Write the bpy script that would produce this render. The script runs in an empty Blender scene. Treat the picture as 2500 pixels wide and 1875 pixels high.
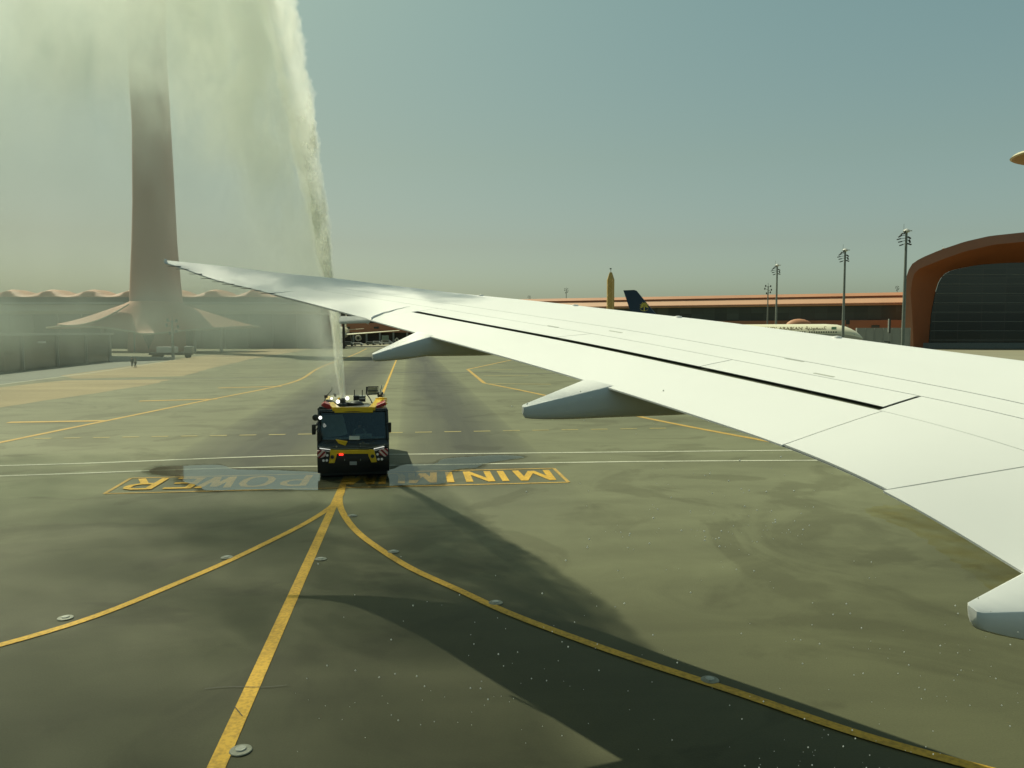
import bpy, math, random
import numpy as np
from mathutils import Vector, Matrix
random.seed(7)
scene = bpy.context.scene
# ------------------------------------------------------------------ camera
F_PX, CX, CY, HZ, H = 1900.0, 1250.0, 937.5, 812.0, 6.1
PITCH = math.atan((CY - HZ) / F_PX)
cam_d = bpy.data.cameras.new("camera"); cam = bpy.data.objects.new("camera", cam_d)
scene.collection.objects.link(cam)
cam_d.lens = 36.0 * F_PX / 2500.0; cam_d.sensor_width = 36.0
cam_d.clip_start = 0.1; cam_d.clip_end = 6000
cam.location = (0, 0, H); cam.rotation_euler = (math.pi / 2 - PITCH, 0, 0)
scene.camera = cam
# ------------------------------------------------------------------ world
SUN_DIR = Vector((-0.55, 0.50, 1.0)).normalized()       # towards the sun
SUN_EL = math.asin(SUN_DIR.z); SUN_AZ = math.atan2(SUN_DIR.x, SUN_DIR.y)
world = bpy.data.worlds.new("World"); scene.world = world; world.use_nodes = True
wn, wl = world.node_tree.nodes, world.node_tree.links
for n in list(wn): wn.remove(n)
sky = wn.new("ShaderNodeTexSky"); sky.sky_type = 'NISHITA'; sky.sun_disc = False
sky.sun_elevation = SUN_EL; sky.sun_rotation = SUN_AZ
sky.air_density = 1.0; sky.dust_density = 3.0; sky.ozone_density = 1.0
tcw = wn.new("ShaderNodeTexCoord"); sep = wn.new("ShaderNodeSeparateXYZ")
wl.new(tcw.outputs["Generated"], sep.inputs[0])
rampw = wn.new("ShaderNodeValToRGB")                     # dusty desert air tints the sky by elevation
SKY_TINT = [(0.0, (1.10, 1.38, 1.32)), (0.05, (1.00, 1.18, 1.02)), (0.11, (0.91, 0.97, 0.76)), (0.21, (0.90, 0.98, 0.68)), (0.38, (0.88, 1.06, 0.72)), (1.0, (0.6, 0.8, 0.6))]
while len(rampw.color_ramp.elements) < len(SKY_TINT): rampw.color_ramp.elements.new(0.5)
for e, (p, c) in zip(rampw.color_ramp.elements, SKY_TINT): e.position = p; e.color = (*c, 1)
wl.new(sep.outputs["Z"], rampw.inputs[0])
mulw = wn.new("ShaderNodeMixRGB"); mulw.blend_type = 'MULTIPLY'; mulw.inputs[0].default_value = 1
wl.new(sky.outputs[0], mulw.inputs[1]); wl.new(rampw.outputs[0], mulw.inputs[2])
azr = wn.new("ShaderNodeMapRange"); azr.inputs[1].default_value = -0.6; azr.inputs[2].default_value = 0.6; azr.inputs[3].default_value = 0.66; azr.inputs[4].default_value = 1.10
wl.new(sep.outputs["X"], azr.inputs[0])                  # dust evens out the bright side near the sun
mulx = wn.new("ShaderNodeVectorMath"); mulx.operation = 'SCALE'; wl.new(mulw.outputs[0], mulx.inputs[0]); wl.new(azr.outputs[0], mulx.inputs["Scale"])
bg = wn.new("ShaderNodeBackground"); bg.inputs[1].default_value = 0.103
wl.new(mulx.outputs[0], bg.inputs[0])
wo = wn.new("ShaderNodeOutputWorld"); wl.new(bg.outputs[0], wo.inputs[0])
# ------------------------------------------------------------------ sun
sun_d = bpy.data.lights.new("sun", 'SUN'); sun = bpy.data.objects.new("sun", sun_d)
scene.collection.objects.link(sun)
sun_d.energy = 4.2; sun_d.angle = math.radians(0.5); sun_d.color = (1.0, 0.985, 0.74)
sun.rotation_euler = (-SUN_DIR).to_track_quat('-Z', 'Y').to_euler(); sun.location = SUN_DIR * 80
# ------------------------------------------------------------------ exposure and render settings
vs = scene.view_settings
vs.view_transform = 'Standard'; vs.look = 'None'; vs.exposure = 0.0; vs.gamma = 1.0; vs.use_curve_mapping = False
cy = scene.cycles
cy.use_denoising = True; cy.max_bounces = 14; cy.volume_bounces = 14; cy.transparent_max_bounces = 16
cy.volume_step_rate = 1.0; cy.volume_max_steps = 128
cy.caustics_reflective = False; cy.caustics_refractive = False

# ================================================================== helpers
FW = Vector((0, math.cos(PITCH), -math.sin(PITCH))); UP = Vector((0, math.sin(PITCH), math.cos(PITCH)))
def P(u, v, Y):
    """world point seen at photo pixel (u, v) lying Y metres ahead"""
    d = Vector(((u - CX) / F_PX, 0, 0)) + UP * ((CY - v) / F_PX) + FW
    return Vector((0, 0, H)) + d * (Y / d.y)
def G(u, v, z=0.0):
    d = Vector(((u - CX) / F_PX, 0, 0)) + UP * ((CY - v) / F_PX) + FW
    return Vector((0, 0, H)) + d * ((z - H) / d.z)

MATRIX = {}
def new_mat(name): 
    m = bpy.data.materials.new(name); m.use_nodes = True
    return m
def mat(name, col, rough=0.5, metal=0.0, var=0.12, scale=3.0, emit=None, estr=1.0, bump=0.0, coat=0.0, spec=0.5, stretch=None):
    """procedural painted/solid material with a little tonal variation"""
    m = new_mat(name); nt = m.node_tree; b = nt.nodes["Principled BSDF"]
    b.inputs["Roughness"].default_value = rough; b.inputs["Metallic"].default_value = metal
    b.inputs["Specular IOR Level"].default_value = spec
    if coat: b.inputs["Coat Weight"].default_value = coat; b.inputs["Coat Roughness"].default_value = 0.1
    tc = nt.nodes.new("ShaderNodeTexCoord"); nz = nt.nodes.new("ShaderNodeTexNoise")
    nz.inputs["Scale"].default_value = scale; nz.inputs["Detail"].default_value = 5
    if stretch:
        mp = nt.nodes.new("ShaderNodeMapping"); mp.inputs["Scale"].default_value = stretch
        nt.links.new(tc.outputs["Object"], mp.inputs[0]); nt.links.new(mp.outputs[0], nz.inputs[0])
    else: nt.links.new(tc.outputs["Object"], nz.inputs[0])
    rp = nt.nodes.new("ShaderNodeValToRGB")
    rp.color_ramp.elements[0].position = 0.3; rp.color_ramp.elements[1].position = 0.7
    rp.color_ramp.elements[0].color = (*[max(0, c * (1 - var)) for c in col], 1)
    rp.color_ramp.elements[1].color = (*[min(1, c * (1 + var)) for c in col], 1)
    nt.links.new(nz.outputs[0], rp.inputs[0]); nt.links.new(rp.outputs[0], b.inputs["Base Color"])
    if emit: b.inputs["Emission Color"].default_value = (*emit, 1); b.inputs["Emission Strength"].default_value = estr
    if bump:
        bp = nt.nodes.new("ShaderNodeBump"); bp.inputs["Strength"].default_value = bump; bp.inputs["Distance"].default_value = 0.02
        nt.links.new(nz.outputs[0], bp.inputs["Height"]); nt.links.new(bp.outputs[0], b.inputs["Normal"])
    return m
def tag(o, label=None, cat=None, group=None, kind=None):
    if label: o["label"] = label
    if cat: o["category"] = cat
    if group: o["group"] = group
    if kind: o["kind"] = kind
    return o
def thing(name, loc, rz=0.0, label=None, cat=None, group=None):
    o = bpy.data.objects.new(name, None); scene.collection.objects.link(o)
    o.location = loc; o.rotation_euler = (0, 0, rz); o.empty_display_size = 0.2
    MATRIX[o] = Matrix.Translation(Vector(loc)) @ Matrix.Rotation(rz, 4, 'Z')
    return tag(o, label, cat, group)
def mtx(o): return MATRIX.get(o, Matrix.Identity(4))

class MB:
    def __init__(s): s.v = []; s.f = []
    def add(s, vs_, fs):
        n = len(s.v); s.v += [tuple(v) for v in vs_]; s.f += [tuple(i + n for i in f) for f in fs]; return s
    def box(s, c, d, rz=0.0, taper=1.0, mx=None):
        x, y, z = d[0] / 2, d[1] / 2, d[2] / 2
        pts = [(-x, -y, -z), (x, -y, -z), (x, y, -z), (-x, y, -z), (-x * taper, -y * taper, z), (x * taper, -y * taper, z), (x * taper, y * taper, z), (-x * taper, y * taper, z)]
        R = mx if mx is not None else Matrix.Rotation(rz, 3, 'Z')
        pts = [R @ Vector(p) + Vector(c) for p in pts]
        return s.add(pts, [(0, 3, 2, 1), (4, 5, 6, 7), (0, 1, 5, 4), (1, 2, 6, 5), (2, 3, 7, 6), (3, 0, 4, 7)])
    def hexa(s, p):  # 8 points bottom 4 then top 4
        return s.add(p, [(0, 3, 2, 1), (4, 5, 6, 7), (0, 1, 5, 4), (1, 2, 6, 5), (2, 3, 7, 6), (3, 0, 4, 7)])
    def loft(s, rings, caps=True, closed=True):
        n = len(rings[0]); base = len(s.v)
        for r in rings: s.v += [tuple(p) for p in r]
        for i in range(len(rings) - 1):
            for j in range(n if closed else n - 1):
                a = base + i * n + j; b = base + i * n + (j + 1) % n
                s.f.append((a, b, b + n, a + n))
        if caps:
            s.f.append(tuple(base + j for j in range(n))[::-1]); k = base + (len(rings) - 1) * n
            s.f.append(tuple(k + j for j in range(n)))
        return s
    def tube(s, pts, r, n=8, caps=True):
        pts = [Vector(p) for p in pts]; rr = r if isinstance(r, (list, tuple)) else [r] * len(pts)
        rings = []
        for i, p in enumerate(pts):
            t = (pts[min(i + 1, len(pts) - 1)] - pts[max(i - 1, 0)]).normalized()
            a = t.cross(Vector((0, 0, 1)))
            if a.length < 1e-3: a = Vector((1, 0, 0))
            a.normalize(); b = t.cross(a)
            rings.append([p + (a * math.cos(2 * math.pi * k / n) + b * math.sin(2 * math.pi * k / n)) * rr[i] for k in range(n)])
        return s.loft(rings, caps)
    def lathe(s, c, prof, n=24, axis='Z', mx=None):
        rings = []
        for (r, h) in prof:
            ring = []
            for k in range(n):
                a = 2 * math.pi * k / n
                q = Vector((r * math.cos(a), r * math.sin(a), h))
                if axis == 'Y': q = Vector((q.x, q.z, q.y))
                if axis == 'X': q = Vector((q.z, q.x, q.y))
                if mx is not None: q = mx @ q
                ring.append(q + Vector(c))
            rings.append(ring)
        return s.loft(rings)
    def prism(s, poly, d):
        """polygon (3D points) extruded by vector d"""
        n = len(poly); d = Vector(d); a = [Vector(p) for p in poly]; b = [p + d for p in a]
        return s.add(a + b, [tuple(range(n))[::-1], tuple(range(n, 2 * n))] + [(i, (i + 1) % n, n + (i + 1) % n, n + i) for i in range(n)])
    def grid(s, rows):
        n = len(rows[0]); base = len(s.v)
        for r in rows: s.v += [tuple(p) for p in r]
        for i in range(len(rows) - 1):
            for j in range(n - 1):
                a = base + i * n + j; s.f.append((a, a + 1, a + n + 1, a + n))
        return s
    def slab(s, rows, down):
        """closed sheet: grid rows on top, same grid moved by vector down below"""
        R = len(rows); n = len(rows[0]); base = len(s.v); d = Vector(down)
        for r in rows: s.v += [tuple(p) for p in r]
        for r in rows: s.v += [tuple(Vector(p) + d) for p in r]
        o = R * n
        for i in range(R - 1):
            for j in range(n - 1):
                a = base + i * n + j
                s.f.append((a, a + 1, a + n + 1, a + n)); s.f.append((o + a, o + a + n, o + a + n + 1, o + a + 1))
        for j in range(n - 1):
            a = base + j; s.f.append((a, a + o, a + 1 + o, a + 1)); a = base + (R - 1) * n + j; s.f.append((a, a + 1, a + 1 + o, a + o))
        for i in range(R - 1):
            a = base + i * n; s.f.append((a, a + n, a + n + o, a + o)); a = base + i * n + n - 1; s.f.append((a, a + o, a + n + o, a + n))
        return s
    def build(s, name, m, parent=None, smooth=False, bevel=0.0, world=False):
        me = bpy.data.meshes.new(name)
        vs_ = s.v
        if world and parent is not None:
            inv = mtx(parent).inverted(); vs_ = [tuple(inv @ Vector(v)) for v in vs_]
        me.from_pydata(vs_, [], s.f); me.validate(); me.update()
        import bmesh
        bm = bmesh.new(); bm.from_mesh(me); bmesh.ops.recalc_face_normals(bm, faces=bm.faces); bm.to_mesh(me); bm.free()
        if m: me.materials.append(m)
        if smooth:
            me.polygons.foreach_set("use_smooth", [True] * len(me.polygons))
            try: me.set_sharp_from_angle(angle=math.radians(40))
            except Exception: pass
        o = bpy.data.objects.new(name, me); scene.collection.objects.link(o)
        if parent is not None: o.parent = parent
        if bevel:
            b = o.modifiers.new("bevel", 'BEVEL'); b.width = bevel; b.segments = 2; b.limit_method = 'ANGLE'
        return o
def copy_tree(o, parent=None):
    c = o.copy(); scene.collection.objects.link(c)
    if parent is not None: c.parent = parent
    for ch in [x for x in bpy.data.objects if x.parent == o]: copy_tree(ch, c)
    return c
def text_mesh(body, size=1.0, offset=0.0):
    cu = bpy.data.curves.new("lettering", 'FONT'); cu.body = body; cu.size = size; cu.offset = offset
    cu.resolution_u = 6
    ob = bpy.data.objects.new("lettering", cu); scene.collection.objects.link(ob)
    dg = bpy.context.evaluated_depsgraph_get(); me = bpy.data.meshes.new_from_object(ob.evaluated_get(dg))
    vs_ = [v.co.copy() for v in me.vertices]; fs = [tuple(p.vertices) for p in me.polygons]
    bpy.data.objects.remove(ob); bpy.data.curves.remove(cu); bpy.data.meshes.remove(me)
    return vs_, fs
def spline(ts, pts, t):
    """natural cubic spline through points (rows) at params ts, evaluated at array t"""
    ts = np.array(ts, float); y = np.array(pts, float); n = len(ts); h = np.diff(ts)
    A = np.zeros((n, n)); r = np.zeros_like(y); A[0, 0] = A[-1, -1] = 1
    for i in range(1, n - 1):
        A[i, i - 1] = h[i - 1]; A[i, i] = 2 * (h[i - 1] + h[i]); A[i, i + 1] = h[i]
        r[i] = 3 * ((y[i + 1] - y[i]) / h[i] - (y[i] - y[i - 1]) / h[i - 1])
    c = np.linalg.solve(A, r)
    t = np.clip(np.atleast_1d(t), ts[0], ts[-1]); k = np.clip(np.searchsorted(ts, t) - 1, 0, n - 2)
    dt = (t - ts[k])[:, None]; hk = h[k][:, None]
    b = (y[k + 1] - y[k]) / hk - hk * (2 * c[k] + c[k + 1]) / 3; d = (c[k + 1] - c[k]) / (3 * hk)
    return y[k] + b * dt + c[k] * dt ** 2 + d * dt ** 3

# ================================================================== materials
M = {}
M['white_paint'] = mat('white paint', (0.77, 0.77, 0.745), 0.5, var=0.02, scale=0.6)
M['cove'] = mat('dark sealant', (0.10, 0.105, 0.065), 0.7)
M['seam'] = mat('seam grey', (0.42, 0.43, 0.38), 0.6, var=0.1)
M['grey_paint'] = mat('grey paint', (0.36, 0.38, 0.38), 0.45, var=0.05)
M['wick'] = mat('wick', (0.10, 0.10, 0.09), 0.5)
M['yellow_line'] = None
M['black'] = mat('black plastic', (0.012, 0.013, 0.012), 0.45)
M['tyre'] = mat('tyre rubber', (0.018, 0.018, 0.017), 0.85, bump=0.4, scale=20)
M['truck_yellow'] = mat('truck yellow', (0.86, 0.55, 0.02), 0.3, coat=0.4, var=0.06)
M['truck_red'] = mat('truck red', (0.45, 0.02, 0.025), 0.35, coat=0.4, var=0.08)
M['cab_dark'] = mat('cab graphite', (0.02, 0.024, 0.022), 0.25, coat=0.5, var=0.1)
M['metal'] = mat('brushed metal', (0.45, 0.46, 0.43), 0.35, metal=0.8, var=0.1)
M['galv'] = mat('galvanised steel', (0.22, 0.24, 0.22), 0.55, metal=0.3, var=0.1)
M['dark_metal'] = mat('dark metal', (0.05, 0.055, 0.05), 0.5, metal=0.4)
M['lamp'] = mat('lamp lit', (0.9, 0.9, 0.85), 0.3, emit=(1, 1, 0.9), estr=1.6)
M['headlamp'] = mat('headlamp strip', (0.85, 0.85, 0.8), 0.3, emit=(1, 1, 0.9), estr=0.55)
M['lamp_soft'] = mat('lamp glass', (0.6, 0.62, 0.58), 0.15, emit=(1, 1, 0.92), estr=0.05)
M['redlamp'] = mat('red lamp lit', (0.8, 0.02, 0.02), 0.3, emit=(1, 0.03, 0.02), estr=2.5)
M['paper'] = mat('white card', (0.75, 0.77, 0.74), 0.7, var=0.05)
M['plate'] = mat('licence plate', (0.35, 0.36, 0.34), 0.5)
M['skin'] = mat('skin', (0.35, 0.2, 0.12), 0.6)
M['cloth_dark'] = mat('dark uniform', (0.04, 0.045, 0.05), 0.85)
M['cloth_light'] = mat('pale overalls', (0.30, 0.32, 0.27), 0.85)
M['hair'] = mat('black hair', (0.01, 0.009, 0.008), 0.6)
M['seat'] = mat('seat cloth', (0.05, 0.055, 0.05), 0.9)
M['dash'] = mat('dashboard', (0.50, 0.54, 0.50), 0.7)
M['orange_clad'] = mat('orange cladding', (0.52, 0.25, 0.135), 0.6, var=0.10, scale=0.05)
M['orange_pale'] = mat('pale orange fascia', (0.66, 0.38, 0.23), 0.6, var=0.06, scale=0.05)
M['brown_clad'] = mat('brown cladding', (0.40, 0.125, 0.042), 0.55, var=0.10, scale=0.08)
M['brown_rim'] = mat('brown rim cladding', (0.37, 0.165, 0.095), 0.5, var=0.08, scale=0.06)
M['red_brown'] = mat('red brown panel', (0.40, 0.185, 0.11), 0.7, var=0.1, scale=0.06)
M['cream'] = mat('cream fascia', (0.50, 0.45, 0.33), 0.6, var=0.05, scale=0.05)
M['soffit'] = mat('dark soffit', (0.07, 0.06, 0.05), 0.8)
M['pale_wall'] = mat('pale grey wall', (0.30, 0.32, 0.30), 0.8, var=0.08, scale=0.2)
M['tower_conc'] = mat('tower panels', (0.58, 0.36, 0.28), 0.75, var=0.08, scale=0.06, stretch=(1, 1, 0.2))
M['gold'] = mat('ochre steel', (0.52, 0.36, 0.12), 0.6, var=0.1)
M['gold_pale'] = mat('pale ochre brace', (0.62, 0.46, 0.2), 0.6)
M['navy'] = mat('navy paint', (0.014, 0.036, 0.08), 0.35, var=0.05)
M['cream_paint'] = mat('cream aircraft paint', (0.84, 0.79, 0.58), 0.35, var=0.03)
M['belly_grey'] = mat('belly grey', (0.42, 0.42, 0.36), 0.4, var=0.04)
M['logo_gold'] = mat('emblem gold', (0.60, 0.52, 0.10), 0.5)
M['logo_brown'] = mat('lettering bronze', (0.16, 0.12, 0.05), 0.5)
M['light_disc'] = mat('inset light rim', (0.20, 0.21, 0.16), 0.55, var=0.25, scale=12)
M['light_core'] = mat('inset light core', (0.34, 0.35, 0.30), 0.4, var=0.2, scale=15)
M['vehicle_white'] = mat('vehicle white', (0.6, 0.6, 0.56), 0.4)
M['vehicle_grey'] = mat('vehicle grey', (0.2, 0.22, 0.2), 0.5)
M['vehicle_green'] = mat('vehicle grey green', (0.2, 0.27, 0.22), 0.5)
M['saucer_top'] = mat('cream roof edge', (0.62, 0.56, 0.38), 0.5)
M['saucer_under'] = mat('tan soffit', (0.42, 0.27, 0.13), 0.6)

def glass_building(name, col, sx, sz, line=0.035, lw=0.02, rough=0.12):
    """dark glazing: panes by brick pattern in object space, metal-thin joints"""
    m = new_mat(name); nt = m.node_tree; b = nt.nodes["Principled BSDF"]
    tc = nt.nodes.new("ShaderNodeTexCoord"); mp = nt.nodes.new("ShaderNodeMapping")
    mp.inputs["Rotation"].default_value = (math.radians(-90), 0, 0)
    nt.links.new(tc.outputs["Object"], mp.inputs[0])
    br = nt.nodes.new("ShaderNodeTexBrick"); br.offset = 0; br.inputs["Scale"].default_value = 1
    br.inputs["Brick Width"].default_value = sx; br.inputs["Row Height"].default_value = sz
    br.inputs["Mortar Size"].default_value = lw; br.inputs["Mortar Smooth"].default_value = 0
    br.inputs["Color1"].default_value = (*col, 1); br.inputs["Color2"].default_value = (*[c * 1.8 for c in col], 1)
    br.inputs["Mortar"].default_value = (line, line, line * 0.9, 1); br.inputs["Bias"].default_value = -0.2
    nt.links.new(mp.outputs[0], br.inputs[0]); nt.links.new(br.outputs[0], b.inputs["Base Color"])
    b.inputs["Roughness"].default_value = rough; b.inputs["Specular IOR Level"].default_value = 0.6
    return m
M['glass_arch'] = glass_building('arch glazing', (0.022, 0.028, 0.026), 9.0, 3.4, line=0.06, lw=0.09)
M['glass_far'] = glass_building('concourse glazing', (0.05, 0.062, 0.055), 5.0, 3.0, line=0.06, lw=0.05, rough=0.2)

def windscreen_mat(name, tint=(0.75, 0.8, 0.78), base=0.05, ior=1.5, refl=1.0):
    m = new_mat(name); nt = m.node_tree; N = nt.nodes
    for n in list(N): N.remove(n)
    out = N.new("ShaderNodeOutputMaterial"); mix = N.new("ShaderNodeMixShader"); tr = N.new("ShaderNodeBsdfTransparent")
    gl = N.new("ShaderNodeBsdfGlossy"); fr = N.new("ShaderNodeFresnel"); fr.inputs[0].default_value = ior
    nz = N.new("ShaderNodeTexNoise"); nz.inputs["Scale"].default_value = 1.2
    ad = N.new("ShaderNodeMath"); ad.operation = 'MULTIPLY_ADD'; ad.inputs[1].default_value = 1.0; ad.inputs[2].default_value = base
    nt.links.new(fr.outputs[0], ad.inputs[0])
    ad.inputs[1].default_value = refl; tr.inputs[0].default_value = (*tint, 1); gl.inputs["Roughness"].default_value = 0.05; gl.inputs[0].default_value = (0.8, 0.85, 0.85, 1)
    bp = N.new("ShaderNodeBump"); bp.inputs["Strength"].default_value = 0.03
    nt.links.new(nz.outputs[0], bp.inputs["Height"]); nt.links.new(bp.outputs[0], gl.inputs["Normal"])
    nt.links.new(ad.outputs[0], mix.inputs[0]); nt.links.new(tr.outputs[0], mix.inputs[1]); nt.links.new(gl.outputs[0], mix.inputs[2])
    nt.links.new(mix.outputs[0], out.inputs[0]); return m
M['windscreen'] = windscreen_mat('windscreen glass')
M['puddle_thin'] = windscreen_mat('thin puddle water', tint=(0.84, 0.85, 0.82), base=0.0, ior=1.33, refl=0.42)
M['puddle'] = windscreen_mat('puddle water', tint=(0.80, 0.81, 0.78), base=0.0, ior=1.33, refl=0.75)

def damp_mat():
    m = new_mat('damp film'); nt = m.node_tree; N = nt.nodes
    for n in list(N): N.remove(n)
    out = N.new("ShaderNodeOutputMaterial"); tr = N.new("ShaderNodeBsdfTransparent"); nz = N.new("ShaderNodeTexNoise"); tc = N.new("ShaderNodeTexCoord")
    nz.inputs["Scale"].default_value = 1.3; nz.inputs["Detail"].default_value = 6; rp = N.new("ShaderNodeValToRGB"); e = rp.color_ramp.elements
    e[0].position = .35; e[0].color = (.72, .72, .7, 1); e[1].position = .68; e[1].color = (.9, .9, .89, 1)
    nt.links.new(tc.outputs["Object"], nz.inputs[0]); nt.links.new(nz.outputs[0], rp.inputs[0]); nt.links.new(rp.outputs[0], tr.inputs[0]); nt.links.new(tr.outputs[0], out.inputs[0]); return m
M['damp'] = damp_mat()

def line_paint(name, col, wear=0.45):
    m = new_mat(name); nt = m.node_tree; b = nt.nodes["Principled BSDF"]; b.inputs["Roughness"].default_value = 0.7
    tc = nt.nodes.new("ShaderNodeTexCoord")
    n1 = nt.nodes.new("ShaderNodeTexNoise"); n1.inputs["Scale"].default_value = 0.9; n1.inputs["Detail"].default_value = 8; n1.inputs["Roughness"].default_value = 0.7
    n2 = nt.nodes.new("ShaderNodeTexNoise"); n2.inputs["Scale"].default_value = 14; n2.inputs["Detail"].default_value = 4
    for n in (n1, n2): nt.links.new(tc.outputs["Object"], n.inputs[0])
    mu = nt.nodes.new("ShaderNodeMath"); mu.operation = 'MULTIPLY'; nt.links.new(n1.outputs[0], mu.inputs[0]); nt.links.new(n2.outputs[0], mu.inputs[1])
    rp = nt.nodes.new("ShaderNodeValToRGB"); e = rp.color_ramp.elements
    e[0].position = 0.12; e[0].color = (*[c * (1 - wear) for c in col], 1); e[1].position = 0.3; e[1].color = (*col, 1)
    nt.links.new(mu.outputs[0], rp.inputs[0]); nt.links.new(rp.outputs[0], b.inputs["Base Color"]); return m
M['yellow_line'] = line_paint('yellow line paint', (0.62, 0.36, 0.025))
M['yellow_faint'] = line_paint('faint yellow line paint', (0.34, 0.28, 0.10))
M['yellow_far'] = line_paint('old yellow line paint', (0.50, 0.31, 0.06))
M['white_line'] = line_paint('white line paint', (0.50, 0.50, 0.38))
M['black_line'] = line_paint('dark line', (0.075, 0.075, 0.06))
def hazard():
    m = new_mat('red white warning stripes'); nt = m.node_tree; b = nt.nodes["Principled BSDF"]; b.inputs["Roughness"].default_value = 0.4
    tc = nt.nodes.new("ShaderNodeTexCoord"); s = nt.nodes.new("ShaderNodeSeparateXYZ"); nt.links.new(tc.outputs["Object"], s.inputs[0])
    ab = nt.nodes.new("ShaderNodeMath"); ab.operation = 'ABSOLUTE'; nt.links.new(s.outputs[0], ab.inputs[0])
    ad = nt.nodes.new("ShaderNodeMath"); ad.operation = 'ADD'; nt.links.new(ab.outputs[0], ad.inputs[0]); nt.links.new(s.outputs[2], ad.inputs[1])
    mu = nt.nodes.new("ShaderNodeMath"); mu.operation = 'MULTIPLY'; mu.inputs[1].default_value = 4.4; nt.links.new(ad.outputs[0], mu.inputs[0])
    fr = nt.nodes.new("ShaderNodeMath"); fr.operation = 'FRACT'; nt.links.new(mu.outputs[0], fr.inputs[0])
    gt = nt.nodes.new("ShaderNodeMath"); gt.operation = 'GREATER_THAN'; gt.inputs[1].default_value = 0.5; nt.links.new(fr.outputs[0], gt.inputs[0])
    mx = nt.nodes.new("ShaderNodeMixRGB"); mx.inputs[1].default_value = (0.30, 0.015, 0.02, 1); mx.inputs[2].default_value = (0.75, 0.55, 0.5, 1)
    nt.links.new(gt.outputs[0], mx.inputs[0]); nt.links.new(mx.outputs[0], b.inputs["Base Color"]); return m
M['hazard'] = hazard()

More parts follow.
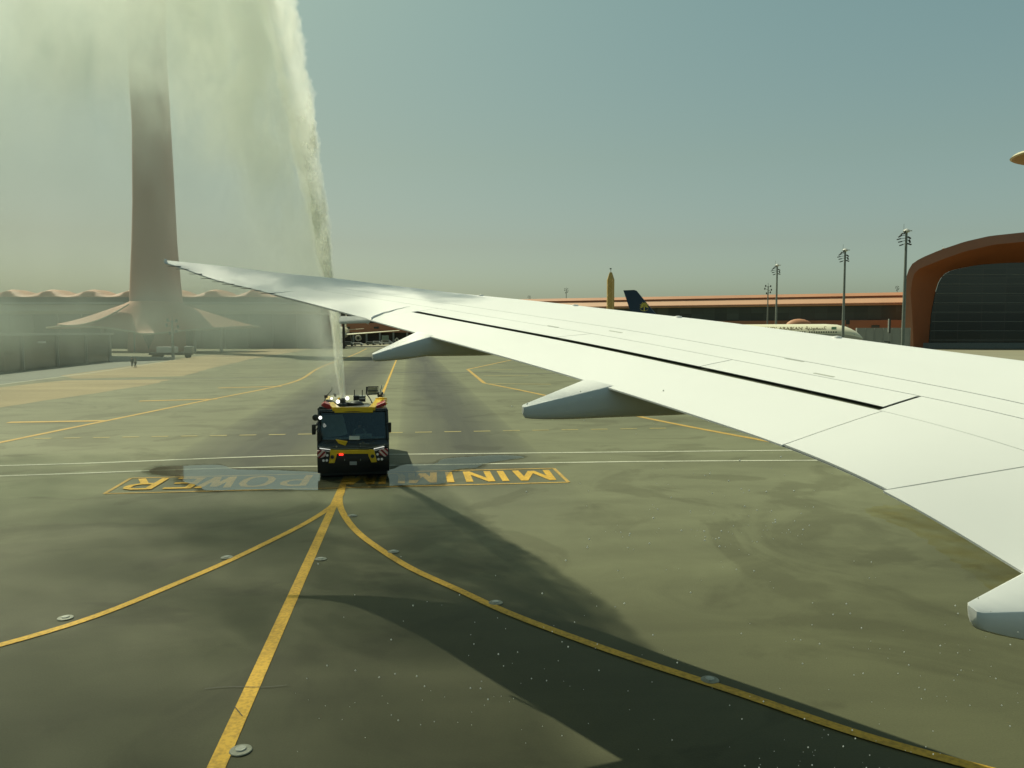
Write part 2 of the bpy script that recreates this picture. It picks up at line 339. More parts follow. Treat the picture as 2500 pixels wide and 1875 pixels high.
# ------------------------------------------------------------------ ground material: concrete apron with tyre rubber along the centre line
CL0 = G(834, 1190); CL1 = G(959, 900); CLD = (CL1 - CL0).normalized()
CLYAW = math.atan2(CLD.x, CLD.y)     # heading of the centre line from +Y
def ground_mat():
    m = new_mat('apron concrete'); nt = m.node_tree; N = nt.nodes; L = nt.links; b = N["Principled BSDF"]
    tc = N.new("ShaderNodeTexCoord"); mp = N.new("ShaderNodeMapping"); mp.vector_type = 'POINT'
    # object space rotated so that x runs across the centre line and y along it
    mp.inputs["Location"].default_value = (0, 0, 0); mp.inputs["Rotation"].default_value = (0, 0, CLYAW)
    sh = N.new("ShaderNodeVectorMath"); sh.operation = 'SUBTRACT'; sh.inputs[1].default_value = (CL0.x, CL0.y, 0)
    L.new(tc.outputs["Object"], sh.inputs[0]); L.new(sh.outputs[0], mp.inputs[0])
    s = N.new("ShaderNodeSeparateXYZ"); L.new(mp.outputs[0], s.inputs[0])
    def math_(op, a, b_=None, c=None, clamp=False):
        n = N.new("ShaderNodeMath"); n.operation = op; n.use_clamp = clamp
        for i, q in enumerate((a, b_, c)):
            if q is None: continue
            if isinstance(q, (int, float)): n.inputs[i].default_value = q
            else: L.new(q, n.inputs[i])
        return n.outputs[0]
    def noise(scale, vec, detail=6, rough=0.6, dist=0.0, st=None):
        n = N.new("ShaderNodeTexNoise"); n.inputs["Scale"].default_value = scale; n.inputs["Detail"].default_value = detail
        n.inputs["Roughness"].default_value = rough; n.inputs["Distortion"].default_value = dist
        if st:
            q = N.new("ShaderNodeMapping"); q.inputs["Scale"].default_value = st; L.new(vec, q.inputs[0]); L.new(q.outputs[0], n.inputs[0])
        else: L.new(vec, n.inputs[0])
        return n.outputs[0]
    V = mp.outputs[0]
    big = noise(0.06, V, 5, 0.55, 0.6); mid = noise(0.35, V, 7, 0.65, 1.2); fine = noise(30, V, 3, 0.6)
    streak = noise(0.5, V, 5, 0.6, 0.2, (1.0, 0.06, 1)); cross = noise(0.22, V, 5, 0.6, 0.8, (0.35, 1.6, 1))
    # rubber: two bands at +-6 m of the centre line beyond the painted box, fading near the camera
    def band(c, w):
        d = math_('ABSOLUTE', math_('SUBTRACT', s.outputs[0], c)); 
        return math_('POWER', math_('SUBTRACT', 1.0, math_('DIVIDE', d, w), clamp=True), 0.5, clamp=True)
    bands = math_('ADD', band(5.6, 3.6), band(-4.7, 4.4), clamp=True)
    far = math_('MULTIPLY_ADD', s.outputs[1], 0.05, 0.55, clamp=True)
    rub = math_('MULTIPLY', math_('MULTIPLY', bands, far), math_('MULTIPLY_ADD', streak, 0.8, 0.42), clamp=True)
    base = N.new("ShaderNodeValToRGB"); e = base.color_ramp.elements
    e[0].position = 0.36; e[0].color = (0.118, 0.120, 0.066, 1); e[1].position = 0.68; e[1].color = (0.205, 0.212, 0.122, 1)
    comb = math_('ADD', math_('MULTIPLY', big, 0.45), math_('ADD', math_('MULTIPLY', mid, 0.2), math_('MULTIPLY', cross, 0.35)))
    L.new(comb, base.inputs[0])
    mx = N.new("ShaderNodeMixRGB"); mx.inputs[2].default_value = (0.055, 0.056, 0.04, 1); L.new(math_('MULTIPLY', rub, 1.25, clamp=True), mx.inputs[0]); L.new(base.outputs[0], mx.inputs[1])
    # irregular damp stains
    st = N.new("ShaderNodeValToRGB"); e = st.color_ramp.elements; e[0].position = 0.53; e[0].color = (1, 1, 1, 1); e[1].position = 0.60; e[1].color = (0.80, 0.79, 0.76, 1)
    L.new(noise(0.13, V, 6, 0.55, 2.2), st.inputs[0])
    m2 = N.new("ShaderNodeMixRGB"); m2.blend_type = 'MULTIPLY'; m2.inputs[0].default_value = 1; L.new(mx.outputs[0], m2.inputs[1]); L.new(st.outputs[0], m2.inputs[2])
    fn = N.new("ShaderNodeValToRGB"); e = fn.color_ramp.elements; e[0].position = 0.3; e[0].color = (0.9, 0.9, 0.9, 1); e[1].position = 0.7; e[1].color = (1.08, 1.08, 1.08, 1)
    L.new(fine, fn.inputs[0])
    m3 = N.new("ShaderNodeMixRGB"); m3.blend_type = 'MULTIPLY'; m3.inputs[0].default_value = 1; L.new(m2.outputs[0], m3.inputs[1]); L.new(fn.outputs[0], m3.inputs[2])
    # near side of the painted box painted darker, as grazing sheen fades there
    dimmer = math_('MULTIPLY_ADD', math_('ADD', s.outputs[1], math_('MULTIPLY', mid, 5.0)), 0.075, 1.02, clamp=True)
    # wetted apron with the spray's shade painted in, left of its ragged shadow edge
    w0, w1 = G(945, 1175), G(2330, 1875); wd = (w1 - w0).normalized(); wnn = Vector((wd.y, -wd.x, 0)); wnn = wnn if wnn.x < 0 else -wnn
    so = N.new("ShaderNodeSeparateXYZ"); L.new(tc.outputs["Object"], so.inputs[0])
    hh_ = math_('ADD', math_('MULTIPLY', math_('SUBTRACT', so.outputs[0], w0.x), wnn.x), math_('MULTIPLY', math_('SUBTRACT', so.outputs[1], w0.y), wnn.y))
    damp = math_('MULTIPLY', math_('ADD', math_('DIVIDE', hh_, 5.0), math_('MULTIPLY', math_('SUBTRACT', mid, 0.45), 1.6)), 0.8, clamp=True)  # wet tone and painted spray shade in one mask
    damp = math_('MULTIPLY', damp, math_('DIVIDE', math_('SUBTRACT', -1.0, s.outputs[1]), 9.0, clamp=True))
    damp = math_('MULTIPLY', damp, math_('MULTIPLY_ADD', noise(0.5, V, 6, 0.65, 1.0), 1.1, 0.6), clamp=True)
    dimmer = math_('SUBTRACT', dimmer, math_('MULTIPLY', damp, 0.85))  # near-side dimming and wet shade share one tone factor
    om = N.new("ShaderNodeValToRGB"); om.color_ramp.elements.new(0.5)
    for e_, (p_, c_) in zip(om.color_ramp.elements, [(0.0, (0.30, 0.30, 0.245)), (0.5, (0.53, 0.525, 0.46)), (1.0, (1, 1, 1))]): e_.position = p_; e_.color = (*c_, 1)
    L.new(math_('MULTIPLY_ADD', dimmer, 0.5, 0.5), om.inputs[0])
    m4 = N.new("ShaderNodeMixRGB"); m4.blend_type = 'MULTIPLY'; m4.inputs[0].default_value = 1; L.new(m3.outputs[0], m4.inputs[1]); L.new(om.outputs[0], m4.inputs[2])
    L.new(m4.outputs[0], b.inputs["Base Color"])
    b.inputs["Roughness"].default_value = 0.7; b.inputs["Specular IOR Level"].default_value = 0.3
    bp = N.new("ShaderNodeBump"); bp.inputs["Strength"].default_value = 0.25; bp.inputs["Distance"].default_value = 0.01
    L.new(fine, bp.inputs["Height"]); L.new(bp.outputs[0], b.inputs["Normal"])
    return m
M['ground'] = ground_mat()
M['sand'] = mat('dry sand', (0.29, 0.235, 0.13), 0.9, var=0.22, scale=0.12, stretch=(0.4, 1.5, 1))
M['road'] = mat('service road', (0.15, 0.165, 0.13), 0.8, var=0.12, scale=0.2)
M['far_ground'] = mat('pale far apron', (0.24, 0.225, 0.15), 0.85, var=0.08, scale=0.05)

# ================================================================== the setting
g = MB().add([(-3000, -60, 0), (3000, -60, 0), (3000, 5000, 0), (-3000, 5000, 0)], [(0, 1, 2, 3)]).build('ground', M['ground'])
tag(g, kind='structure', label='grey green concrete apron of the airport')
def flat_poly(name, px, z, m, label, jitter=0.0, sub=6, smooth=False, grow=0.0):
    pts = [G(u, v, z) for u, v in px]; out = []
    if grow:
        c_ = sum(pts, Vector()) / len(pts); pts = [p + Vector((p.x - c_.x, (p.y - c_.y) * 1.6, 0)).normalized() * grow for p in pts]
    if smooth:
        n_ = len(pts); cl = pts[-3:] + pts + pts[:4]; q_ = spline(list(range(-3, n_ + 4)), [tuple(p) for p in cl], np.arange(0, n_, 0.25)); pts = [Vector(p) for p in q_]; sub = 3
    for i in range(len(pts)):
        a, b_ = pts[i], pts[(i + 1) % len(pts)]
        nrm = Vector((b_.y - a.y, a.x - b_.x, 0)).normalized()
        for k in range(sub):
            t = k / sub; q = a.lerp(b_, t)
            if jitter: q = q + nrm * random.uniform(-jitter, jitter)
            out.append(q)
    o = MB().add(out, [tuple(range(len(out)))]).build(name, m)
    return tag(o, kind='structure', label=label)
flat_poly('sand', [(150, 917), (427, 879), (468, 871), (667, 850), (770, 843), (760, 852), (712, 860), (610, 877), (508, 901), (447, 918), (183, 925)], 0.006, M['sand'], 'tan sand strip reaching toward the far stands', 0.3)
flat_poly('sand', [(-250, 985), (-200, 950), (0, 946), (163, 928), (366, 926), (420, 927), (346, 942), (163, 970), (0, 995), (-250, 1040)], 0.006, M['sand'], 'tan sand verge by the service road at the left', 0.25)
flat_poly('road', [(-300, 950), (-300, 930), (0, 908), (270, 878), (430, 868), (427, 877), (183, 914), (0, 938)], 0.005, M['road'], 'service road below the grey concourse')
flat_poly('far_apron', [(780, 846), (780, 838), (1100, 838), (1700, 850), (2600, 853), (3200, 855), (3200, 900), (2500, 905), (1700, 868), (1200, 856)], 0.004, M['far_ground'], 'paler apron in front of the far concourse', 0.0, 2)

def strip(mb, px, w, z=0.008, ext=None, world_pts=None):
    pts = world_pts or [G(u, v, z) for u, v in px]
    pts = [Vector(p) for p in pts]
    t = np.linspace(0, 1, max(2, len(pts)))
    if len(pts) > 3:
        dd = [0]
        for i in range(1, len(pts)): dd.append(dd[-1] + (pts[i] - pts[i - 1]).length)
        sm = spline(dd, [tuple(p) for p in pts], np.linspace(0, dd[-1], len(pts) * 6)); pts = [Vector(q) for q in sm]
    L_, R_ = [], []
    for i, p in enumerate(pts):
        d = (pts[min(i + 1, len(pts) - 1)] - pts[max(0, i - 1)]).normalized(); n = Vector((d.y, -d.x, 0)) * (w / 2)
        L_.append(p + n); R_.append(p - n)
    mb.grid([L_, R_]); return mb
def marking(px, w, m, label, z=0.012, many=False):
    mb = MB()
    for q in (px if many else [px]): strip(mb, q, w, z)
    return tag(mb.build('painted_line', M[m]), kind='structure', label=label)
marking([(480, 1980), (834, 1190), (959, 900), (990, 829.5)][:3] + [(972, 868)], 0.26, 'yellow_line', 'straight yellow taxiway centre line', 0.012)
marking([(838, 1183), (833, 1205), (818, 1228), (790, 1250), (740, 1280), (640, 1330), (554, 1371), (400, 1437), (200, 1515), (0, 1574), (-300, 1650)], 0.22, 'yellow_line', 'yellow lead line curving away to the left', 0.016)
marking([(834, 1190), (829, 1215), (832, 1240), (845, 1265), (880, 1305), (935, 1345), (1010, 1390), (1120, 1440), (1210, 1482), (1365, 1543), (1600, 1625), (1830, 1700), (2100, 1792), (2400, 1876), (2700, 1955)], 0.22, 'yellow_line', 'yellow lead line curving to the right under the wing', 0.020)
marking([(-200, 1122), (0, 1080), (260, 1027), (530, 972), (690, 940), (762, 908), (835, 877), (895, 851)], 0.42, 'yellow_far', 'angled yellow boundary line left of the centre line')
marking([[(20, 1031), (258, 1027)], [(340, 979), (530, 974)], [(533, 947), (688, 943)]], 0.80, 'yellow_far', 'three short yellow stubs off the left boundary line', many=True, z=0.016)
marking([[(1300, 868), (1238, 881), (1140, 902)], [(1141, 901), (1182, 935)], [(1182, 935), (1330, 965), (1640, 1033), (1880, 1078), (2100, 1118)]], 0.45, 'yellow_far', 'kinked yellow boundary line right of the centre line', many=True)
marking([[(1185, 936.5), (1345, 938)], [(1158, 902), (1250, 902)], [(1180, 917), (1290, 917)]], 0.7, 'yellow_faint', 'short yellow stubs off the right boundary line', many=True, z=0.016)
marking([[(-100, 1139), (200, 1131), (765, 1111), (950, 1109), (1450, 1104), (2150, 1097)]], 0.26, 'white_line', 'farther of the two thin white lines across the taxiway', many=True)
marking([[(-100, 1165), (200, 1155), (612, 1141), (950, 1136), (1450, 1128), (2150, 1123)]], 0.26, 'white_line', 'nearer of the two thin white lines across the taxiway', many=True)
dash = []
for i in range(32):
    u = 84 + i * 71.5 * (1 - 0.0) ; 
    if 1640 < u: break
    v = 1070.5 - (u - 84) * 0.0165
    dash.append([(u, v), (u + 41, v - 0.7)])
marking(dash, 0.34, 'yellow_faint', 'dashed pale yellow line across the taxiway', many=True)
marking([[(-50, 930), (170, 928), (420, 925), (700, 920), (820, 917)], [(960, 909), (1180, 910), (1400, 913)]], 0.9, 'black_line', 'thin dark strips across the far taxiway, the left one a painted shadow band', many=True, z=0.010)  # left strip is a shadow band put in as dark colour
marking([[(-100, 953), (0, 939), (170, 917), (427, 878)]], 0.35, 'white_line', 'pale edge line of the service road', many=True)
marking([[(0, 909), (150, 895), (270, 881)]], 0.5, 'black_line', 'dark kerb strip at the foot of the concourse', many=True, z=0.016)
# painted warning box: letters read from the far side
A_, B_, C_, D_ = G(1388, 1177), G(255, 1205), G(320, 1167), G(1352, 1143)
marking([[(1388, 1177), (255, 1205)], [(255, 1205), (320, 1167)], [(320, 1167), (1352, 1143)], [(1352, 1143), (1388, 1177)]], 0.15, 'yellow_far', 'yellow painted outline round the ground lettering', many=True, z=0.016)
e1 = (B_ - A_).normalized(); e2 = Vector((-e1.y, e1.x, 0)); 
if e2.y > 0: e2 = -e2                                     # letter tops point to the camera
boxh = 0.5 * (abs((A_ - D_).dot(e2)) + abs((B_ - C_).dot(e2)))
lt = MB()
GLY = {'M': [[(.06, 0), (.12, 1)], [(.12, 1), (.5, .08)], [(.5, .08), (.88, 1)], [(.88, 1), (.94, 0)]], 'I': [[(.5, 0), (.5, 1)]],
       'N': [[(.08, 0), (.08, 1)], [(.08, 1), (.92, 0)], [(.92, 0), (.92, 1)]],
       'U': [[(.08, 1), (.08, .35), (.2, .1), (.5, .02), (.8, .1), (.92, .35), (.92, 1)]],
       'P': [[(.1, 0), (.1, 1)], [(.1, .95), (.6, .95), (.85, .86), (.92, .7), (.85, .54), (.6, .45), (.1, .45)]],
       'O': [[(.5, .96), (.22, .9), (.07, .7), (.05, .5), (.07, .3), (.22, .1), (.5, .04), (.78, .1), (.93, .3), (.95, .5), (.93, .7), (.78, .9), (.5, .96)]],
       'W': [[(.04, 1), (.24, 0)], [(.24, 0), (.5, .9)], [(.5, .9), (.76, 0)], [(.76, 0), (.96, 1)]],
       'E': [[(.1, 0), (.1, 1)], [(.1, .94), (.92, .94)], [(.1, .5), (.8, .5)], [(.1, .06), (.92, .06)]],
       'R': [[(.1, 0), (.1, 1)], [(.1, .95), (.6, .95), (.85, .87), (.9, .73), (.85, .6), (.6, .5), (.1, .5)], [(.5, .5), (.93, 0)]]}
zc_ = 0.016
for ch, u0, u1 in [('M', 1350, 1262), ('I', 1240, 1217), ('N', 1200, 1138), ('I', 1106, 1090), ('M', 1064, 1000), ('U', 985, 930), ('M', 915, 850),
                   ('P', 752, 690), ('O', 663, 590), ('W', 570, 494), ('E', 480, 408), ('R', 386, 312)]:
    f = lambda u: 1177 + (1388 - u) * 28 / 1133 - 17
    p0 = G(u0, f(u0)); p1 = G(u1, f(u1)); a = (p0 - A_).dot(e1); b_ = (p1 - A_).dot(e1)
    if ch == 'I': c_ = (a + b_) / 2; a, b_ = c_ - 0.5, c_ + 0.5
    org = A_ + e1 * a - e2 * (boxh * 0.87); hh = boxh * 0.72; sw = 0.29
    for k, st_k in enumerate(GLY[ch]):
        pts = [org + e1 * (x * (b_ - a)) + e2 * (y * hh) + Vector((0, 0, zc_)) for x, y in st_k]; zc_ += 0.0006
        Lp, Rp = [], []
        for i, p in enumerate(pts):
            if len(pts) > 2 and (pts[0] - pts[-1]).length < .01: d = (pts[(i + 1) % (len(pts) - 1)] - pts[(i - 1) % (len(pts) - 1)])
            else: d = pts[min(i + 1, len(pts) - 1)] - pts[max(i - 1, 0)]
            d = Vector((d.x, d.y, 0)).normalized(); nn = Vector((d.y, -d.x, 0)) * (sw / 2); Lp.append(p + nn); Rp.append(p - nn)
        lt.grid([Lp, Rp])
tag(lt.build('painted_lettering', M['yellow_line']), kind='structure', label='large yellow ground lettering facing away, partly under the fire truck')
def z6(X, Y): return (200 + X / 1.7696, 1080 + Y / 1.7696)
PUD1 = [z6(*q) for q in [(290, 122), (340, 106), (440, 101), (590, 97), (640, 112), (720, 118), (860, 121), (1020, 128), (1140, 126), (1241, 124), (1241, 190), (1150, 192), (1110, 200), (1020, 206), (860, 203), (700, 204), (540, 207), (510, 190), (430, 165), (440, 148), (330, 140)]]
PUD2 = [z6(*q) for q in [(1243, 190), (1243, 124), (1330, 118), (1400, 95), (1520, 92), (1560, 72), (1680, 62), (1800, 55), (1910, 62), (1850, 74), (1730, 95), (1700, 110), (1610, 118), (1570, 160), (1560, 178), (1450, 184), (1330, 188)]]
flat_poly('damp_concrete', PUD1, 0.036, M['damp'], 'dark damp margin round the left puddle', 0.12, smooth=True, grow=0.35)
flat_poly('damp_concrete', PUD2, 0.037, M['damp'], 'dark damp margin round the right puddle', 0.12, smooth=True, grow=0.35)
flat_poly('puddle', PUD1, 0.042, M['puddle_thin'], 'shallow puddle over the letters left of the fire truck', 0.03, smooth=True)
flat_poly('puddle', PUD2, 0.043, M['puddle'], 'shallow puddle over the letters right of the fire truck', 0.03, smooth=True)
def film(name, dark, light):
    m = damp_mat(); m.name = name; e = [n for n in m.node_tree.nodes if n.type == 'VALTORGB'][0].color_ramp.elements; e[0].color = (*dark, 1); e[1].color = (*light, 1); return m
flat_poly('stain', [(2110, 1243), (2240, 1236), (2380, 1315), (2600, 1480), (2560, 1530), (2420, 1440), (2290, 1340), (2190, 1280)], 0.014, film('ochre stain', (.96, .92, .80), (1, 1, .96)), 'ochre stain on the concrete under the inner wing', 0.1, smooth=True)
for k_, q_ in enumerate([] if True else [[(1760, 1500), (1850, 1482), (1960, 1430), (2020, 1395), (2130, 1365), (2240, 1340)]]):
    mb_ = MB(); strip(mb_, q_, 0.09, 0.015 + .001 * k_); tag(mb_.build('stain', M['damp']), kind='structure', label='thin wavy tide mark on the concrete right of the curved line')
for k_, q_ in enumerate([[(500, 1681), (560, 1676), (640, 1677), (700, 1672)], [(572, 1724), (583, 1737), (592, 1748)]]):
    mb_ = MB(); strip(mb_, q_, 0.014, 0.022 + .001 * k_); tag(mb_.build('crack', M['black_line']), kind='structure', label='fine crack across the yellow centre line')
# inset taxiway lights
for k, (u, v, lab) in enumerate([(588, 1834, 'round inset taxiway light beside the centre line, nearest to the camera'),
        (160, 1510, 'inset taxiway light just above the left curved line, leftmost of all'), (554, 1362, 'inset taxiway light on the left curved line near its middle'),
        (783, 1366, 'inset taxiway light just right of the centre line'), (960, 1348, 'inset taxiway light above the start of the right curved line'),
        (860, 1260, 'small inset light closest below the fire truck'), (1210, 1473, 'inset taxiway light above the right curved line in the shade edge'),
        (1733, 1662, 'inset taxiway light above the right curved line, rightmost of all')]):
    c = G(u, v); t = thing('taxiway_light', (c.x, c.y, 0), 0, lab, 'ground light', 'inset taxiway lights')
    MB().lathe((0, 0, 0), [(0.0, 0.012), (0.14, 0.012), (0.165, 0.014), (0.155, 0.026), (0.10, 0.032), (0.0, 0.032)], 20).build('rim', M['light_disc'], t, True)
    MB().lathe((0, 0, 0), [(0.0, 0.03), (0.085, 0.03), (0.075, 0.05), (0.0, 0.055)], 16).build('lens', M['light_core'], t, True)

# ================================================================== the wing
def Y_le(px):
    r = (px - CX) / F_PX; inner = 16.64 / (1 + 1.02 * r)
    if px >= 966: return inner
    return float(np.interp(px, [380, 450, 550, 728, 850, 966], [21.75, 21.75, 21.65, 21.0, 20.4, 19.63]))
def Y_te(px):
    r = (px - CX) / F_PX
    if px >= 669: return 11.58 / (1 + 1.26 * r)
    return float(np.interp(px, [380, 447, 520, 587, 620, 669], [21.6, 21.45, 21.0, 20.2, 19.65, 18.83]))
LEO = [(402, 635), (420, 631), (450, 634), (520, 646), (600, 657), (700, 668), (800, 677), (900, 690), (1000, 702), (1100, 714), (1250, 728), (1400, 745), (1500, 756), (1600, 768), (1700, 779), (1800, 790), (1900, 801), (2000, 816), (2100, 830), (2200, 843), (2300, 855), (2400, 868), (2500, 881), (2795, 918), (3138, 962), (3560, 1015)]
TEO = [(402, 641), (430, 648), (447, 655), (517, 680), (565, 693), (610, 703), (669, 718), (788, 748), (821, 757), (877, 772), (903, 780), (1017, 811), (1195, 859), (1269, 880), (1430, 927), (1490, 945), (1743, 1026), (1915, 1085), (2002, 1120), (2170, 1196), (2500, 1386)]
def curve_y(C, px): return float(np.interp(px, [c[0] for c in C], [c[1] for c in C]))
TEpx = [402, 447, 520, 587, 620, 669, 756, 903, 1017, 1195, 1430, 1743, 1915, 2173, 2500]
LEpx = [402, 540, 690, 826, 895, 977, 1113, 1340, 1518, 1786, 2124, 2565, 2795, 3138, 3560]
TEw = [P(u, curve_y(TEO, u), Y_te(u)) for u in TEpx] + [Vector((5.2, 5.0, 3.48)), Vector((6.3, 3.6, 2.9))]
LEw = [P(u, curve_y(LEO, u), Y_le(u)) for u in LEpx] + [Vector((10.2, 6.3, 5.1)), Vector((11.5, 5.1, 4.9))]
sk = [0.0]
for i in range(1, len(TEw)): sk.append(sk[-1] + ((TEw[i] - TEw[i - 1]).length + (LEw[i] - LEw[i - 1]).length) / 2)
SMAX = sk[-1]
te_f = lambda s: spline(sk, [tuple(p) for p in TEw], s)
le_f = lambda s: spline(sk, [tuple(p) for p in LEw], s)
SG = np.linspace(0, SMAX, 900); TEG = te_f(SG); LEG = le_f(SG)
def S(s, c, dz=0.0):
    k = s / SMAX * 899; i = int(min(898, max(0, math.floor(k)))); f = k - i
    a = TEG[i] * (1 - f) + TEG[i + 1] * f; b = LEG[i] * (1 - f) + LEG[i + 1] * f
    ch = float(np.linalg.norm(b - a)); p = a * (1 - c) + b * c
    bulge = 0.022 * ch * math.sin(math.pi * min(1, max(0, c))) 
    return Vector((p[0], p[1], p[2] + bulge + dz))
# inverse: photo pixel -> (s, c)
GS, GC = np.meshgrid(np.linspace(0, SMAX, 500), np.linspace(0, 1, 90), indexing='ij')
_te = te_f(GS[:, 0]); _le = le_f(GS[:, 0]); _ch = np.linalg.norm(_le - _te, axis=1)
PX = _te[:, None, :] * (1 - GC[..., None]) + _le[:, None, :] * GC[..., None]
PX[..., 2] += 0.022 * _ch[:, None] * np.sin(np.pi * GC)
dy = PX[..., 1]; dz_ = PX[..., 2] - H
depth = dy * math.cos(PITCH) - dz_ * math.sin(PITCH)
GU = CX + F_PX * PX[..., 0] / depth; GV = CY - F_PX * (dy * math.sin(PITCH) + dz_ * math.cos(PITCH)) / depth
def inv(u, v):
    d = (GU - u) ** 2 + ((GV - v) * 2) ** 2; i = np.unravel_index(np.argmin(d), d.shape); return float(GS[i]), float(GC[i])
def ccurve(px):
    q = sorted(inv(u, v) for u, v in px); s_ = [a for a, _ in q]; c_ = [b for _, b in q]
    k = np.polyfit(s_, c_, 3 if len(s_) > 4 else 1)
    lo, hi = s_[0], s_[-1]
    def f(s):
        s = min(max(s, lo), hi + 1.5); return float(np.polyval(k, s))
    return f
L1 = ccurve([(784, 698), (863, 707), (960, 725), (1107, 741), (1250, 763), (1453, 794), (1657, 830), (1850, 862), (1980, 883), (2246, 934), (2500, 989)])
L2 = ccurve([(781, 710), (836, 717), (930, 731), (1061, 750), (1134, 765), (1250, 783), (1461, 818), (1630, 850), (1850, 890), (1980, 914), (2255, 968), (2500, 1026)])
ST = ccurve([(1018, 759), (1250, 801), (1450, 843), (1711, 892), (1980, 952), (2145, 989)])
SB = ccurve([(1018, 764), (1250, 808), (1450, 851), (1711, 903), (1980, 964), (2150, 1004)])
wing = thing('aircraft_wing', (2.0, 9.0, 0), 0, 'long white airliner wing sweeping from the right edge to its raked tip', 'aircraft wing')
NU, NV = 150, 10
def patch(name, sl, sr, cb, ct, m='white_paint', nu=60, nv=6, gap=0.0, thick=0.02, dz=0.0, parent=None):
    """panel on the wing between span limits sl(c), sr(c) and chord limits cb(s), ct(s)"""
    rows = []
    for j in range(nv + 1):
        row = []
        for i in range(nu + 1):
            a, b_ = i / nu, j / nv; s = (sl(0.3) + sr(0.3)) / 2; c = 0.3
            for _ in range(4):
                s = sl(c) + (sr(c) - sl(c)) * a; c = cb(s) + (ct(s) - cb(s)) * b_
            row.append(S(s, c, dz))
        rows.append(row)
    mb = MB(); mb.slab(rows, (0, 0, -thick)); return mb.build(name, M[m], parent or wing, True, world=True)
def sline(a, b_):
    (s0, c0), (s1, c1) = inv(*a), inv(*b_)
    def f(c):
        if abs(c1 - c0) < 1e-6: return s0
        return s0 + (s1 - s0) * (c - c0) / (c1 - c0)
    return f
con = lambda k: (lambda _x: k)
sA = inv(783, 704)[0]; sB = inv(1018, 760)[0]; g_ = 0.012
lineL4 = sline((1937, 1075), (2150, 1001)); lineSide = sline((2152, 999), (2255, 968))
lineL5 = sline((2171, 1197), (2440, 1144)); lineSp = sline((1711, 893), (1790, 878))
# shell: outboard skin, forward skin, nose, underside
rings = []
SS = np.linspace(0, SMAX, 170)
def nose_ring(s):
    a = S(s, 0); b_ = S(s, 1); ch = (b_ - a).length; fdir = (b_ - a); fdir.z = 0; fdir = fdir.normalized()
    up = Vector((0, 0, 1)); c0 = 0.0
    ring = []
    open_ = s > sA
    cs = L1(s) if open_ else 0.0
    blend = min(1.0, max(0.0, (s - sA) / 0.02))
    c_start = (cs + 0.004) * blend
    for k in range(13): ring.append(S(s, c_start + (1 - c_start) * k / 12))
    th = min(0.10 * ch, 0.42)
    for (df, dn) in [(0.035, 0.012), (0.06, 0.045), (0.07, 0.09), (0.055, 0.14), (0.02, 0.19)]:
        ring.append(b_ + fdir * (df * ch) - up * (dn * ch * 0.6))
    for k in range(1, 9):
        c = 1 - k / 8; ring.append(a.lerp(b_, c) - up * (0.03 + th * (c ** 0.6)))
    ring.append(S(s, c_start, -0.05) if open_ else S(s, 0, -0.012))
    return ring
for s in SS: rings.append(nose_ring(float(s)))
MB().loft(rings).build('skin', M['white_paint'], wing, True, world=True)
patch('cove', con(sA + 0.01), con(SMAX), con(0.012), lambda s: L1(s) + 0.002, 'cove', 120, 6, thick=0.008, dz=-0.042)
patch('spar_panel', con(sA), con(SMAX), lambda s: L2(s) + 0.003, lambda s: L1(s), nu=110, nv=3)
e = 0.008
patch('aileron', con(sA), con(sB), con(0.0), lambda s: L2(s), nu=50)
sp = [con(sB + e), sline((1360, 822), (1430, 815)), lineSp, lineSide]
for i in range(3):
    patch('spoiler', (lambda c, i=i: sp[i](c) + e), (lambda c, i=i: sp[i + 1](c) - (e if i < 2 else 0.03)), (lambda s: ST(s) + 0.0), (lambda s: L2(s)), nu=40, nv=4, thick=0.006)
patch('outboard_flap', con(sB + 0.004), lineL4, con(-0.006), lambda s: min(SB(s), ST(s) - 0.002), nu=80)
L3 = ccurve([(2154, 1002), (2286, 1037), (2500, 1098)])
patch('flaperon', lambda c: lineL4(c) + 0.012, lineL5, con(0.0), lambda s: L3(s) if s > inv(2154, 1002)[0] else min(0.5, L3(inv(2154, 1002)[0])), nu=40)
patch('fixed_panel', lambda c: lineSide(c) + 0.01, con(SMAX), lambda s: L3(s) + 0.0015, lambda s: L2(s), nu=40, nv=4)
patch('inboard_flap', lambda c: lineL5(c) + 0.016, con(SMAX), con(-0.01), lambda s: L3(s), nu=50)
# small raised fittings on the leading edge and skin
for (u, v) in [(1178, 719), (1405, 744), (1662, 770), (2055, 821)]:
    s, c = inv(u, v + 2); p = S(s, 0.985, 0.012)
    MB().lathe(p, [(0.0, -0.02), (0.07, -0.02), (0.06, 0.006), (0.0, 0.014)], 12).build('slat_fitting', M['white_paint'], wing, True, world=True)
for (u, v) in [(1505, 810), (1940, 880), (2015, 917), (1350, 797)]:
    s, c = inv(u, v)
    patch('access_mark', con(s - 0.13), con(s + 0.13), con(c - 0.004), con(c + 0.004), 'seam', 4, 1, thick=0.004, dz=0.003)
